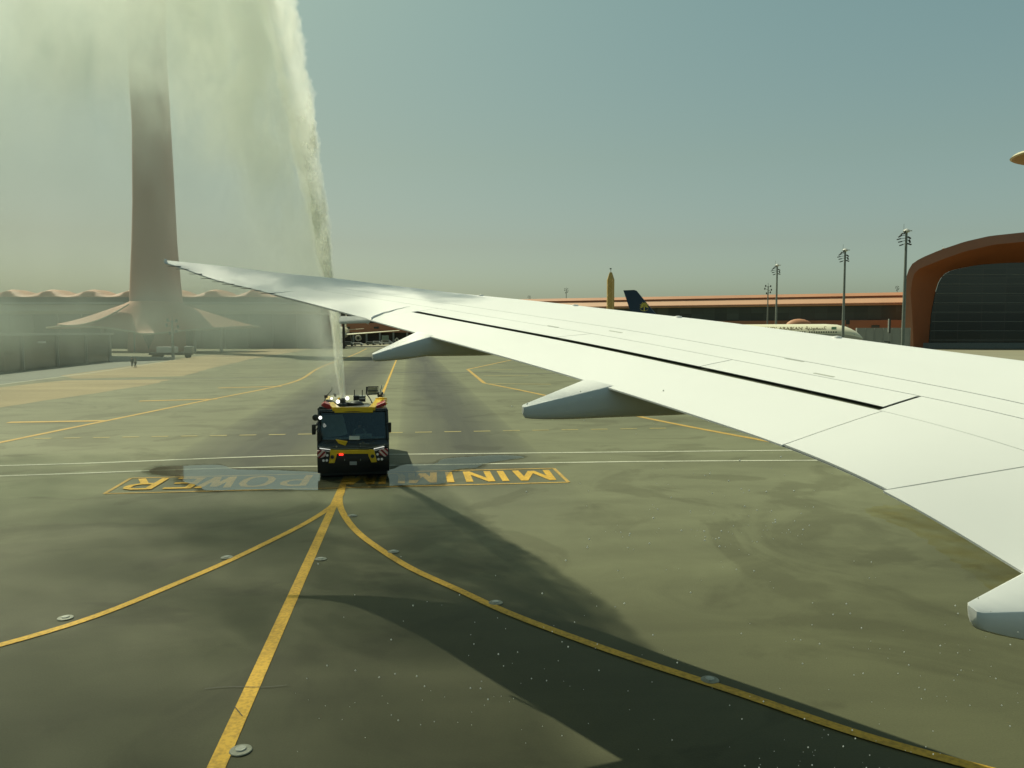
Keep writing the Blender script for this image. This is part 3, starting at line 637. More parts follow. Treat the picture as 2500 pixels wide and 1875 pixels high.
# flap track fairings
Fd = Vector((0.97, 0.22, 0)).normalized(); Od = Vector((-0.22, 0.97, 0)).normalized()
def fairing(tip, far, near, hgt, fwd, tipw=0.05, tiph=0.3, drop=0.0):
    """canoe: flat top between trailing edge points far and near, narrowing aft to the tip, deep keel running forward under the wing"""
    tip = Vector(tip); far = Vector(far); near = Vector(near); mid = (far + near) / 2; rings = []
    ax = mid - tip; axh = Vector((ax.x, ax.y, 0)); L_ = axh.length; axh.normalize(); dn = (near - far); dn = dn - axh * dn.dot(axh); W = dn.length; dnn = dn.normalized()
    tf, tn = tip - dnn * (tipw / 2), tip + dnn * (tipw / 2)
    for t in [q for q in (0, 0.03, 0.1, 0.25, 0.5, 0.75, 1.0, 1.3, 1.7, 2.1, 2.6, 3.1) if q < fwd] + [fwd]:
        k = min(1.0, t)
        a = tf.lerp(far, k); b_ = tn.lerp(near, k)
        if t > 1:
            e_ = axh * (L_ * (t - 1)) - Vector((0, 0, drop * (t - 1))); a = a + e_; b_ = b_ + e_
            q = ((t - 1) / (fwd - 1)) ** 2.2; c = (a + b_) / 2; a = a.lerp(c, q * 0.9); b_ = b_.lerp(c, q * 0.9)
        hh = hgt * (tiph + (1 - tiph) * min(1, t) ** 0.8)
        if t > 2.2: hh *= max(0.05, 1 - ((t - 2.2) / (fwd - 2.2)) ** 2) if fwd > 2.3 else 1
        if t == 0:
            c = (a + b_) / 2; a = a.lerp(c, .35); b_ = b_.lerp(c, .35); hh *= .75
        w_ = b_ - a; D = Vector((0, 0, -hh)); pr = [(0, 0.0), (0.03, -.03), (0.97, -.03), (1, 0.0), (1.0, .3), (.96, .6), (.84, .86), (.62, 1.0), (.38, 1.0), (.16, .86), (.04, .6), (0, .3)]
        rings.append([a + w_ * u + D * v for u, v in pr])
    return MB().loft(rings).build('flap_fairing', M['white_paint'], wing, True, world=True)
def te_at(px): return P(px, curve_y(TEO, px), Y_te(px))
fairing(P(829, 778, 15.9), te_at(878), te_at(904), 0.09, 1.12, 0.12, 0.9, 0.3)
fairing(P(909, 865, 13.2), te_at(1017), te_at(1055), 0.37, 4.6, 0.10)
fairing(P(1276, 993, 9.85), te_at(1430), te_at(1490), 0.44, 4.4, 0.11)
_t = TEw[-3]; _d = TEw[-2] - TEw[-3]
fairing(P(2374, 1486, 5.55), _t + _d * 0.02, _t + _d * 0.32, 0.42, 4.0, 0.11)
# raised ridge of the outer fairing on the upper skin
rid = []
for k in range(14):
    t = k / 13; u = 905 + 95 * t; v = 778.5 - 31 * t ** 0.75
    s, c = inv(u, v); w_ = 0.09 * (1 - t) + 0.012
    p = S(s, c, 0.0)
    rid.append([p + Od * (w_ * a) + Vector((0, 0, (0.035 * (1 - t) + 0.004) * b_)) for a, b_ in [(-1, -0.3), (-0.7, 0.6), (0, 1), (0.7, 0.6), (1, -0.3)]])
MB().loft(rid).build('fairing_ridge', M['white_paint'], wing, True, world=True)
# static wicks at the tip
for (u, v) in [(432, 650), (452, 657), (484, 669), (513, 680), (541, 688), (566, 694), (590, 700), (612, 704), (636, 710), (662, 716)]:
    p = P(u, v, Y_te(max(u, 402))); q = p - Fd * 0.24 + Vector((0, 0, -0.005))
    MB().tube([p + Fd * 0.1, p, q], [0.012, 0.01, 0.006], 6).build('static_wick', M['wick'], wing, world=True)
pt = S(0.05, 0.2)
MB().lathe(P(404, 637, 21.6), [(0.0, -0.07), (0.04, -0.06), (0.05, 0.0), (0.03, 0.05), (0, 0.06)], 10).build('tip_light', M['lamp_soft'], wing, True, world=True)

# ================================================================== far concourse on the right
def Yf(X): return 333 - 0.426 * (X - 167)
fx0, fx1 = -175.0, 200.0
fo = Vector((fx0, Yf(fx0), 0)); fd = (Vector((fx1, Yf(fx1), 0)) - fo); FL = fd.length; fd.normalize(); fn = Vector((fd.y, -fd.x, 0))  # towards the camera
def section(mb, prof, x0=0.0, x1=None, n=1):
    """profile of (towards camera, z) swept along the facade"""
    x1 = FL if x1 is None else x1
    rings = [[fo + fd * (x0 + (x1 - x0) * k / n) + fn * a + Vector((0, 0, z)) for a, z in prof] for k in range(n + 1)]
    return mb.loft(rings)
con_b = thing('concourse_building', fo, 0, 'long far concourse with orange fascia, dark glazing and red brown band behind the wing', 'building')
section(MB(), [(0, 17.9), (0.35, 18.2), (-3.6, 21.5), (-3.8, 21.5), (-30, 21.5), (-30, 17.9)]).build('fascia', M['orange_pale'], con_b, world=True)
section(MB(), [(-3.9, 21.52), (-3.9, 22.0), (-29, 22.0), (-29, 21.52)]).build('shadow_joint', M['red_brown'], con_b, world=True)
section(MB(), [(-3.3, 22.02), (-3.3, 22.15), (-5.4, 23.5), (-28, 23.5), (-28, 22.02)]).build('roof_edge', M['orange_clad'], con_b, world=True)
section(MB(), [(-0.2, 18.75), (0.25, 18.8), (0.1, 19.05), (-0.5, 19.1)]).build('gutter', M['orange_clad'], con_b, world=True)
section(MB(), [(-2, 11.5), (-2, 17.88), (-28, 17.88), (-28, 11.5)]).build('glazing', M['glass_far'], con_b, world=True)
section(MB(), [(-0.5, 6.2), (-0.5, 11.48), (-27, 11.48), (-27, 6.2)]).build('red_band', M['red_brown'], con_b, world=True)
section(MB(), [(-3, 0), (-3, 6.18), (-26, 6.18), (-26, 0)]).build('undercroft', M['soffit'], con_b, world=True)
for k in range(46):
    p = fo + fd * (4 + k * 8.8) + fn * -0.7
    MB().box(p + Vector((0, 0, 3.1)), (0.9, 0.9, 6.16)).build('column', M['pale_wall'], con_b, world=True)
for k in range(20):
    p = fo + fd * (10 + k * 19.5) + fn * -0.45
    MB().box(p + Vector((0, 0, 8.8)), (3.2, 0.5, 1.1), rz=math.atan2(fd.y, fd.x)).build('window', M['glass_far'], con_b, world=True)
# ---- left concourse with waves
lc = thing('terminal_building', (-150, 300, 0), 0, 'mist veiled terminal behind the control tower with wavy orange roof over cream band', 'building')
MB().box((-168, 312, 6.6), (188, 22, 13.2)).build('glazing', M['glass_far'], lc, world=True)
sec = MB(); 
sec.loft([[(x, 298.6, 13.3), (x, 297.9, 14.2), (x, 299.5, 16.8), (x, 299.7, 16.8), (x, 325, 16.8), (x, 325, 13.3)] for x in (-262, -73)]); sec.build('cream_band', M['cream'], lc, world=True)
MB().loft([[(x, 298.7, 16.9), (x, 298.9, 17.8), (x, 325, 17.8), (x, 325, 16.9)] for x in (-262, -73)]).build('roof_edge', M['pale_wall'], lc, world=True)
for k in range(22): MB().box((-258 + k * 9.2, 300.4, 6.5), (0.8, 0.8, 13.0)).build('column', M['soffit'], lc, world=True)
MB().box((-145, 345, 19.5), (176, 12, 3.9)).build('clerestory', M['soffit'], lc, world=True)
rows = []
for yy, k in ((336.5, 0.15), (338, 0.75), (342, 1.0), (350, 1.0), (360, 0.5)):
    row = []
    for i in range(161):
        x = -233 + i * 1.1; w = 0.5 + 0.5 * math.cos(2 * math.pi * (x + 200.5) / 17.8)
        env = min(1.0, max(0.08, (x + 233) / 14))
        row.append((x, yy, 20.9 + (0.4 + 3.6 * (0.25 + 0.75 * w ** 0.8) * k) * env))
    rows.append(row)
MB().slab(rows, (0, 0, -0.35)).build('wavy_roof', M['orange_clad'], lc, True, world=True)
# ---- near grey pier on the far left
a_, b_ = G(-500, 965), G(270, 881); a_ = b_ + (G(0, 909.5) - b_) * 2.6
pd = (b_ - a_).normalized(); pn = Vector((-pd.y, pd.x, 0)); pn = pn if pn.x < 0 else -pn
pb = thing('pier_building', b_, 0, 'low dark grey pier block along the service road at the left edge', 'building')
MB().hexa([a_, b_, b_ + pn * 18, a_ + pn * 18] + [p + Vector((0, 0, 5.6)) for p in (a_, b_, b_ + pn * 18, a_ + pn * 18)]).build('wall', M['glass_far'], pb, world=True)
q = [p + Vector((0, 0, 5.62)) for p in (a_ - pn * 0.6, b_ - pn * 0.6 + pd * 0.6, b_ + pn * 18.6 + pd * 0.6, a_ + pn * 18.6)]
MB().hexa(q + [p + Vector((0, 0, 0.45)) for p in q]).build('roof_edge', M['pale_wall'], pb, world=True)
L_ = (b_ - a_).length; k = 0
while k * 14 < L_:
    p = b_ - pd * (k * 14 + 0.3) - pn * 0.16
    MB().box(p + Vector((0, 0, 2.8)), (0.3, 0.3, 5.56), rz=math.atan2(pd.y, pd.x)).build('column', M['vehicle_grey'], pb, world=True); k += 1
r = (102 - CX) / F_PX
for kk in range(2000):
    p = b_ - pd * (kk * 0.1)
    if p.x / p.y < r: break
MB().box(p - pn * 0.14 + Vector((0, 0, 4.45)), (2.9, 0.18, 0.32), rz=math.atan2(pd.y, pd.x)).build('lit_sign_panel', M['lamp_soft'], pb, world=True)
# ---- tall arched portal hall on the right
def ring_curve(px, Y):
    pts = [P(u, v, Y) for u, v in px]; b0 = Vector((pts[0].x, Y, 0)); pts = [b0] + pts
    c = pts[-1].x; d = [0]
    for i in range(1, len(pts)): d.append(d[-1] + (pts[i] - pts[i - 1]).length)
    s_ = np.linspace(0, d[-1], 40); h = [Vector((np.interp(t, d, [p.x for p in pts]), Y, np.interp(t, d, [p.z for p in pts]))) for t in s_]
    return h + [Vector((2 * c - p.x, Y, p.z)) for p in h[::-1][1:]]
OUT = [(2209, 837), (2206, 765), (2209, 700), (2212, 680), (2216, 663), (2226, 645), (2246, 631), (2293, 611), (2355, 590), (2416, 576), (2500, 567), (2560, 563), (2640, 561)]
RIM = [(2230, 837), (2227, 765), (2223, 714), (2228, 680), (2234, 664), (2246, 655), (2304, 632), (2355, 614), (2427, 597), (2500, 590), (2560, 586), (2640, 584)]
INN = [(2267, 837), (2273, 765), (2283, 714), (2293, 683), (2310, 665), (2335, 657), (2365, 651), (2396, 646), (2457, 642), (2500, 641), (2560, 641), (2640, 641)]
kx = 2640
o_ = ring_curve(OUT, 288); r_ = ring_curve(RIM, 287); i_ = ring_curve(INN, 302); cx0_ = o_[len(o_) // 2].x; bk = [Vector((cx0_ + (p.x - cx0_) * 0.36, p.y + 70, p.z * 0.92)) for p in o_]
cxw = o_[len(o_) // 2].x
for C_r in (r_, i_):   # same centre for the three curves
    dx = cxw - C_r[len(C_r) // 2].x
arch = thing('portal_hall', (cxw, 290, 0), 0, 'tall brown arched hall with dark glass front at the right edge', 'building')
MB().grid([bk, o_]).build('shell', M['brown_rim'], arch, True, world=True)
MB().grid([o_, r_]).build('rim', M['brown_rim'], arch, True, world=True)
mids = [[a.lerp(b, t) for a, b in zip(r_, i_)] for t in (0, 0.04, 0.35, 0.7, 1.0)]
MB().grid(mids).build('reveal', M['brown_clad'], arch, True, world=True)
gpts = [p + Vector((0, -0.2, 0)) for p in i_]
MB().add(gpts, [tuple(range(len(gpts)))]).build('glass_front', M['glass_arch'], arch, world=True)
ledge = [P(2490, 826, 301), P(2700, 818, 301)]
x0g, x1g = i_[0].x, i_[-1].x
for k in range(8):
    zz = 3.2 + k * 3.6
    xs = [p.x for p in i_ if abs(p.z - zz) < 1.6]; xl = min(xs) if xs else x0g; xr = max(xs) if xs else x1g
    MB().box(((xl + xr) / 2, 301.7, zz), (xr - xl - 0.6, 0.12, 0.16)).build('transom', M['galv'], arch, world=True)
MB().box((cxw, 298.5, 1.1), (x1g - x0g - 2, 4.0, 2.2)).build('plinth', M['vehicle_grey'], arch, world=True)
# ---- control tower and its swooping canopy
tw = thing('control_tower', (P(381, 812, 252).x, 252, 0), 0, 'tall flaring control tower veiled by the water spray', 'control tower')
TP = [(812, 321, 446), (740, 323, 441), (690, 324, 436), (600, 327, 428), (500, 329, 423), (400, 328, 418), (300, 327, 412), (230, 322, 408), (150, 318, 403), (60, 314, 399), (-40, 306, 402), (-130, 290, 420), (-200, 285, 425)]
rg = []
for v, l, r in [(862, 320, 449)] + TP:
    a, b = P(l, v, 252), P(r, v, 252); c = (a + b) / 2; hw = (b.x - a.x) / 2
    if v == 862: c.z = 0.0
    rg.append([Vector((c.x + hw * math.copysign(abs(math.cos(t)) ** 0.75, math.cos(t)), 252 + hw * 0.8 * math.copysign(abs(math.sin(t)) ** 0.75, math.sin(t)), c.z)) for t in [2 * math.pi * k / 32 for k in range(32)]])
MB().loft(rg).build('shaft', M['tower_conc'], tw, True, world=True)
top = rg[-1]; cz = top[0].z; cc = sum(top, Vector()) / 32
MB().lathe((cc.x, cc.y, cz), [(9.5, 0.02), (12.5, 3), (12.9, 6.5), (9, 7.5), (0, 9)], 28).build('cab', M['glass_far'], tw, True, world=True)
for vv in (300, 235, 420, 560):
    i0 = min(range(len(TP)), key=lambda i: abs(TP[i][0] - vv)); a, b = P(TP[i0][1], vv, 252), P(TP[i0][2], vv, 252)
canopy = thing('swooping_canopy', (P(375, 812, 250).x, 250, 0), 0, 'low tent like orange canopy with pale rim round the foot of the tower', 'canopy')
ccx = P(378, 812, 250).x
def can_r(th):   # lobes to the left and right, shallow to the front and back
    c = math.cos(th); l = 13 + 20 * abs(c) ** 3 + (2.5 if math.sin(th) < 0 else 0) * abs(math.sin(th)) ** 4
    return l
rows = []; rim = []
for i in range(97):
    th = 2 * math.pi * i / 96; R_ = can_r(th); row = []
    ez = 8.1 - 1.7 * max(0, -math.sin(th)) ** 3 + 0.5 * math.cos(3 * th) - (0.5 if math.cos(th) > 0 else 0.0)
    for j in range(13):
        t = j / 12; rr = 7.2 + (R_ - 7.2) * t
        z = ez + (15.9 - ez) * ((1 - t) ** 1.55) + 0.9 * math.sin(math.pi * t) * (0.5 + 0.5 * math.cos(2 * th))
        row.append((ccx + rr * math.cos(th), 250 + rr * 0.9 * math.sin(th), z))
    rows.append(row); rim.append(row[-1])
cano = MB(); cano.slab(rows, (0, 0, -0.25)); cano.build('roof', M['orange_clad'], canopy, True, world=True)
MB().tube(rim, 0.28, 6, caps=False).build('rim', M['cream'], canopy, True, world=True)
# raised second leaf at the left with an open slit under it
lf = []
for i in range(17):
    t = i / 16; u = 140 + (312 - 140) * t; v = 790 - 50 * t ** 1.25
    lowv = v + 3 + 24 * math.sin(math.pi * min(1, t * 1.02)) ** 0.9 * 0.55
    lf.append([P(u, v, 243), P(u, (v + lowv) / 2 - 1, 240.5), P(u + 3, lowv, 238)])
MB().slab(lf, (0, 0, -0.25)).build('leaf', M['orange_clad'], canopy, True, world=True)
MB().tube([r_2[2] for r_2 in lf], 0.22, 6).build('leaf_rim', M['cream'], canopy, True, world=True)
for u in (330, 475, 250, 540):
    p = P(u, 830, 246); MB().tube([(p.x, 246, 0), (p.x, 246, 8.3 if u in (330, 475) else 7.6)], 0.45, 10).build('column', M['pale_wall'], canopy, True, world=True)
MB().lathe((ccx, 253, 0), [(7.8, 0), (7.8, 9.5), (6.8, 15), (6.6, 16)], 28).build('hub', M['glass_far'], canopy, True, world=True)
# ---- saucer roofed tower whose tip shows at the right edge
st_ = thing('saucer_tower', (176, 250, 0), 0, 'tip of a cream edged saucer roof high at the right edge', 'tower')
MB().lathe((176.3, 250, 62.1), [(0, -2.6), (6, -2.4), (12, -1.4), (15.6, 0.0)], 48).build('soffit', M['saucer_under'], st_, True, world=True)
MB().lathe((176.3, 250, 62.1), [(15.6, 0.0), (16.2, 0.35), (15.4, 1.1), (11, 2.4), (4, 3.4), (0, 3.6)], 48).build('roof', M['saucer_top'], st_, True, world=True)
MB().lathe((178, 250, 0), [(3.4, 0), (2.4, 20), (2.2, 50), (3.4, 60)], 20).build('stem', M['saucer_under'], st_, True, world=True)
# ---- ochre lattice tower
c = P(1490, 812, 330); lt_ = thing('lattice_tower', (c.x, 330, 0), 0, 'narrow ochre lattice tower with pointed top beside the navy tail fin', 'tower')
w2 = 1.45; zt = P(1490, 683, 330).z; zp = P(1490, 665, 330).z; zs = P(1490, 656, 330).z
MB().loft([[(c.x + a * k, 330 + b * k, z) for a, b in [(-w2, -w2 * .6), (w2 * .4, -w2 * 1.1), (w2, -w2 * .5), (w2, w2), (-w2, w2)]] for z, k in [(0, 1), (zt, 1), (zp, 0.35)]]).build('shaft', M['gold'], lt_, world=True)
zz = 0.6; sgn = 1; br = MB()
while zz < zt - 2.2:
    a = Vector((c.x - w2 * 0.97 * 1, 330 - w2 * .62 - 0.06, zz)); b = Vector((c.x + w2 * .38, 330 - w2 * 1.12 - 0.06, zz + 2.1))
    if sgn < 0: a, b = Vector((b.x, b.y, a.z)), Vector((a.x, a.y, b.z))
    br.tube([a, b], 0.13, 5); zz += 2.1; sgn = -sgn
br.build('bracing', M['gold_pale'], lt_, world=True)
MB().tube([(c.x + w2 * .4, 330 - w2 * 1.12, 0), (c.x + w2 * .4, 330 - w2 * 1.12, zt)], 0.16, 6).build('edge_post', M['gold_pale'], lt_, world=True)
MB().tube([(c.x, 330, zp), (c.x, 330, zs)], 0.12, 6).box((c.x - 0.1, 330, zs), (0.8, 0.3, 0.5)).build('beacon', M['galv'], lt_, world=True)
# ---- floodlight masts
def mast(u, vtop, h, label, kind=0, base_v=None, lean=0.0):
    Y = (h - H) * F_PX / (HZ - vtop) if base_v is None else H * F_PX / (base_v - HZ)
    p = P(u, HZ, Y); t = thing('light_mast', (p.x, p.y, 0), 0, label, 'light mast', 'floodlight masts round the apron')
    MB().tube([(0, 0, 0), (0, 0, h * 0.5), (0, 0, h - 0.6)], [0.36, 0.28, 0.2], 10).build('pole', M['galv'], t, True)
    if kind == 0:
        MB().lathe((0, 0, h - 0.7), [(0.16, 0), (0.5, 0.1), (0.62, 0.35), (0.4, 0.62), (0.12, 0.75)], 12).box((0.55, 0, h - 0.35), (0.9, 0.2, 0.16)).build('cap', M['vehicle_white'], t, True)
        k = 0
        for (x, z, a) in [(-1.15, -1.35, 0.5), (-0.8, -1.0, 0.9), (-1.5, -1.9, 0.25), (-1.1, -2.35, 0.2), (-0.75, -2.9, 0.3), (-0.5, -0.7, 1.1), (0.55, -1.6, -0.6), (0.75, -2.2, -1.2), (0.5, -2.8, -0.3)]:
            y = 0.3 * math.sin(k * 2.1); k += 1
            MB().tube([(0, 0, h + z + 0.25), (x * 0.8, y, h + z + 0.1)], 0.05, 5).box((x, y, h + z), (0.62, 0.34, 0.2), mx=Matrix.Rotation(-a, 3, 'Y')).build('floodlight', M['dark_metal'], t)
        MB().tube([(-0.5, 0, h - 0.3), (-0.5, 0, h + 0.9)], 0.03, 5).build('rod', M['galv'], t)
    else:
        for (x, z) in [(-1.0, -0.5), (1.0, -0.6), (-1.3, -1.6), (1.3, -2.0), (0.9, -3.0), (-0.6, -3.4)]:
            MB().tube([(0, 0, h + z - 0.4), (x * 0.9, 0, h + z)], 0.06, 5).box((x, 0, h + z), (0.35, 0.4, 0.75)).build('floodlight', M['dark_metal'], t)
        MB().tube([(0, 0, h - 0.6), (0, 0, h + 0.6)], 0.06, 5).build('rod', M['dark_metal'], t)
    return t
mast(2205, 562, 25, 'tallest floodlight mast just left of the brown arched hall')
mast(2058, 609, 25, 'floodlight mast rising over the nose of the cream aircraft')
mast(1894, 646, 25, 'floodlight mast over the lettering on the cream aircraft')
mast(1873, 696, 25, 'thin floodlight mast directly left of a nearer one, over the far concourse', 1)
mast(1382, 704, 38, 'small distant mast seen left of the ochre lattice tower', 1)
mast(2187, 699, 44, 'tip of a mast just above the concourse roof beside the arched hall', 1)
mast(1292, 722, 40, 'tip of the most distant mast peeking over the wing', 1)
mast(2296, 607, 45, 'tip of a mast peeking over the shoulder of the arched hall')
mast(421, 778, 9.4, 'short mist veiled mast standing at the left road corner', 1, base_v=877)
# ---- pale wall, sign boards
p0, p1 = P(2092, 812, 268), P(2222, 812, 262)
w_ = thing('grey_wall', (p0.x, p0.y, 0), 0, 'pale grey screen wall between the cream aircraft nose and arched hall', 'wall')
MB().hexa([p0.xy.to_3d(), p1.xy.to_3d(), p1.xy.to_3d() + Vector((0, 1, 0)), p0.xy.to_3d() + Vector((0, 1, 0))] + [Vector((p.x, p.y, 7.7)) for p in (p0, p1, p1 + Vector((0, 1, 0)), p0 + Vector((0, 1, 0)))]).build('wall', M['pale_wall'], w_, world=True)
for k in range(7):
    q = p0.lerp(p1, k / 6); MB().box((q.x, q.y - 0.15, 3.85), (0.12, 0.12, 7.66)).build('post', M['pale_wall'], w_, world=True)
q = P(2171, 812, 235); t = thing('stand_sign', (q.x, 235, 0), 0, 'slim dark sign board on a post in front of the grey wall', 'sign')
MB().tube([(0, 0, 0), (0, 0, 6)], 0.09, 8).build('post', M['galv'], t)
MB().box((0.12, 0, 8.0), (0.45, 0.25, 4.2)).build('board', M['dark_metal'], t, bevel=0.04)
MB().box((-0.28, 0, 8.2), (0.3, 0.2, 4.0)).build('side_board', M['vehicle_white'], t, bevel=0.04)
MB().box((-0.6, 0, 3.4), (1.7, 0.2, 0.25)).box((0.1, 0, 2.7), (0.6, 0.3, 0.9)).build('bracket', M['dark_metal'], t)
q = P(2069, 812, 300); t = thing('stand_sign', (q.x, 300, 0), 0, 'small square dark stand board above the cream aircraft nose', 'sign')
MB().tube([(0, 0, 0), (0, 0, 9)], 0.12, 8).build('post', M['galv'], t)
MB().box((0, 0, 10.2), (1.5, 0.3, 1.9)).build('board', M['dark_metal'], t, bevel=0.05)
q = P(1950, 812, 312); t = thing('boarding_bridge', (q.x, 312, 0), 0, 'boarding bridge with domed orange roof behind the cream aircraft', 'boarding bridge')
dome = [[(5.6 * math.cos(a) * math.cos(b), 2.6 * math.sin(a) * math.cos(b), 8.2 + 3.4 * math.sin(b)) for a in [2 * math.pi * i / 20 for i in range(20)]] for b in [0, .3, .6, .9, 1.2, 1.5]]
MB().loft(dome).build('domed_roof', M['orange_clad'], t, True)
MB().box((0, 0, 6.9), (9.5, 4, 2.6)).build('rotunda', M['brown_rim'], t, bevel=0.2)
MB().box((9, 3, 7.2), (10, 2.6, 2.4)).build('tunnel', M['pale_wall'], t, bevel=0.1)
MB().tube([(0, 0, 0), (0, 0, 5.7)], 0.6, 10).build('column', M['pale_wall'], t, True)

# ================================================================== aircraft
def airliner(nose, tdir, paint, belly, finm, label, cat='airliner', L=60.0, R=2.82, zc=5.4, detail=True, gear=True, name='parked_airliner'):
    tdir = Vector((tdir[0], tdir[1], 0)).normalized(); rz = math.atan2(-tdir.y, -tdir.x)   # local +x = nose direction
    t = thing(name, (nose[0], nose[1], 0), rz, label, cat)
    prof = [(0, 0.05, -0.75), (0.25, 0.45, -0.7), (0.8, 0.9, -0.58), (1.6, 1.4, -0.42), (2.6, 1.85, -0.25), (4, 2.3, -0.1), (6, 2.68, -0.02), (8.5, R, 0), (L * 0.68, R, 0), (L * 0.76, R * 0.93, 0.15), (L * 0.85, R * 0.68, 0.65), (L * 0.93, R * 0.40, 1.25), (L * 0.99, R * 0.16, 1.7), (L, 0.05, 1.75)]
    def ring(d, r, dz, a0, a1, n): return [Vector((-d, r * math.cos(a), zc + dz + r * math.sin(a))) for a in np.linspace(a0, a1, n)]
    A0 = math.radians(8)
    MB().loft([ring(d, r, dz, A0, math.pi - A0, 21) for d, r, dz in prof], closed=True).build('fuselage', paint, t, True)
    MB().loft([ring(d, r * 0.999, dz, math.pi - A0, 2 * math.pi + A0, 21) for d, r, dz in prof], closed=True).build('belly', belly, t, True)
    def airfoil(r_le, r_c, t_le, t_c, th, z0, z1, y0, y1, sw=1):
        rr = []
        for (xle, c, z, y, tk) in ((r_le, r_c, z0, y0, th), (t_le, t_c, z1, y1, th * 0.4)):
            rr.append([Vector((-(xle + c * a), y, z + tk * b)) for a, b in [(0, 0), (.1, .5), (.35, .8), (.7, .5), (1, 0), (.7, -.35), (.35, -.5), (.1, -.4)]])
        return rr
    for sg in (-1, 1):
        MB().loft(airfoil(L * .32, 11, L * .32 + 17, 2.6, 0.7, zc - 1.3, zc + 1.0, sg * 1.8, sg * 29.5)).build('wing', paint, t, True)
        MB().loft(airfoil(L * .86, 5.5, L * .86 + 6, 2, 0.3, zc + 1.3, zc + 2.1, sg * 0.8, sg * 9.5)).build('stabiliser', paint, t, True)
        e = thing('engine', (-(L * .32 + 2.0), sg * 9.4, zc - 3.0)); e.parent = t
        for kk in ("label", "category", "group"):
            if kk in e: del e[kk]
        bpy.data.objects.remove(e)
        en = MB().lathe((-(L * .32 + 1.0), sg * 9.4, zc - 2.9), [(1.1, 2.2), (1.42, 2.6), (1.55, 2.0), (1.5, 0.2), (1.1, -2.2), (0.7, -3.6), (0.2, -4.4)], 20, axis='X').build('engine', belly, t, True)
        MB().lathe((-(L * .32 + 1.0), sg * 9.4, zc - 2.9), [(0.05, 2.3), (1.12, 2.15), (1.12, 2.0), (0.05, 2.0)], 20, axis='X').build('intake', M['dark_metal'], en, True)
        if gear:
            for k in (0, 1.6):
                MB().lathe((-(L * .52 + k), sg * 5.2, 0.7), [(0, -.45), (.6, -.45), (.7, -.3), (.7, .3), (.6, .45), (0, .45)], 16, axis='Y').build('wheel', M['tyre'], t, True)
            MB().tube([(-(L * .52 + .8), sg * 5.2, 0.7), (-(L * .52 + .6), sg * 4.4, zc - 1.6)], 0.2, 8).build('gear_leg', M['galv'], t)
    MB().lathe((-6.2, 0, 0.5), [(0, -.35), (.45, -.35), (.5, 0), (.45, .35), (0, .35)], 14, axis='Y').build('wheel', M['tyre'], t, True)
    MB().tube([(-6.2, 0, .5), (-6.0, 0, zc - 2.2)], .12, 8).build('gear_leg', M['galv'], t)
    # fin: (distance from nose, z)
    s_ = L / 60.0
    F_ = [(46.5, 8.0), (49.8, 9.2), (52.9, 12.5), (57.2, 17.6), (57.9, 17.85), (61.0, 17.8), (59.1, 12.5), (57.3, 8.0)]
    fin = MB(); n = len(F_); zs_ = zc - 5.4
    def pt(k, y): return Vector((-F_[k][0] * s_, y * (1 - 0.5 * (F_[k][1] - 8) / 10), F_[k][1] + zs_))
    fin.add([pt(k, 0.22) for k in range(n)] + [pt(k, -0.22) for k in range(n)], [tuple(range(n)), tuple(range(n, 2 * n))[::-1]] + [(i, (i + 1) % n, n + (i + 1) % n, n + i) for i in range(n)])
    fo_ = fin.build('tail_fin', finm, t)
    side = -1  # starboard faces the camera when the nose points right
    if detail:
        for k in range(34):
            if k == 12: continue
            d = 5.9 + k * 0.55 * 1.0
            r = float(np.interp(d, [q[0] for q in prof], [q[1] for q in prof])); zz = zc + 0.82
            MB().box((-d, side * math.sqrt(max(0, r * r - 0.82 ** 2)), zz), (0.26, 0.12, 0.36)).build('window', M['dark_metal'], t)
        MB().prism([(-1.75, -1.18, zc + 0.12), (-3.0, -1.66, zc + 0.12), (-3.25, -1.55, zc + 0.78), (-2.35, -1.1, zc + 0.72)], (0, -0.22, 0)).build('cockpit_window', M['dark_metal'], t)
        MB().prism([(-2.3, 0.9, zc + 0.75), (-1.7, 0.9, zc + 0.3), (-1.7, -1.1, zc + 0.3), (-2.3, -1.05, zc + 0.75)], (0, 0, 0.12)).build('windscreen', M['dark_metal'], t)
        def wrap(vs_, fs, d0, d1, z0, z1, nm, m):
            xs = [v.x for v in vs_]; ys = [v.y for v in vs_]; x0, x1, y0, y1 = min(xs), max(xs), min(ys), max(ys); out = []
            for v in vs_:
                z = z0 + (v.y - y0) / (y1 - y0) * (z1 - z0); d = d0 + (v.x - x0) / (x1 - x0) * (d1 - d0)
                r = float(np.interp(d, [q[0] for q in prof], [q[1] for q in prof])) + 0.03
                out.append((-d, side * math.sqrt(max(0.05, r * r - (z - zc) ** 2)), z))
            MB().add(out, fs).build(nm, m, t)
        vs_, fs = text_mesh('SAUDI ARABIAN', 1.0, 0.03); wrap(vs_, fs, 23.6, 13.7, zc + 1.38, zc + 2.12, 'lettering', M['logo_brown'])
        vs_, fs = text_mesh('\uFE94\uFEF3\uFEA9\uFEEE\uFECC\uFEB4\uFEDF\uFE8D', 1.0, 0.02)
        if vs_: wrap(vs_, fs, 13.0, 8.2, zc + 1.25, zc + 2.25, 'lettering', M['logo_brown'])
        qv = [Vector((0, 0, 0)), Vector((1, 0, 0)), Vector((1, 1, 0)), Vector((0, 1, 0))]
        wrap(qv, [(0, 1, 2, 3)], 7.0, 5.9, zc + 1.5, zc + 2.1, 'flag', mat('flag green', (0.03, 0.10, 0.04), 0.5))
        # golden palm fan over crossed blades on the fin
        lm = MB(); cx_, cz_ = -54.9 * s_, 13.3 + zs_
        def on(x, z): return Vector((cx_ + x, side * 0.30, cz_ + z))
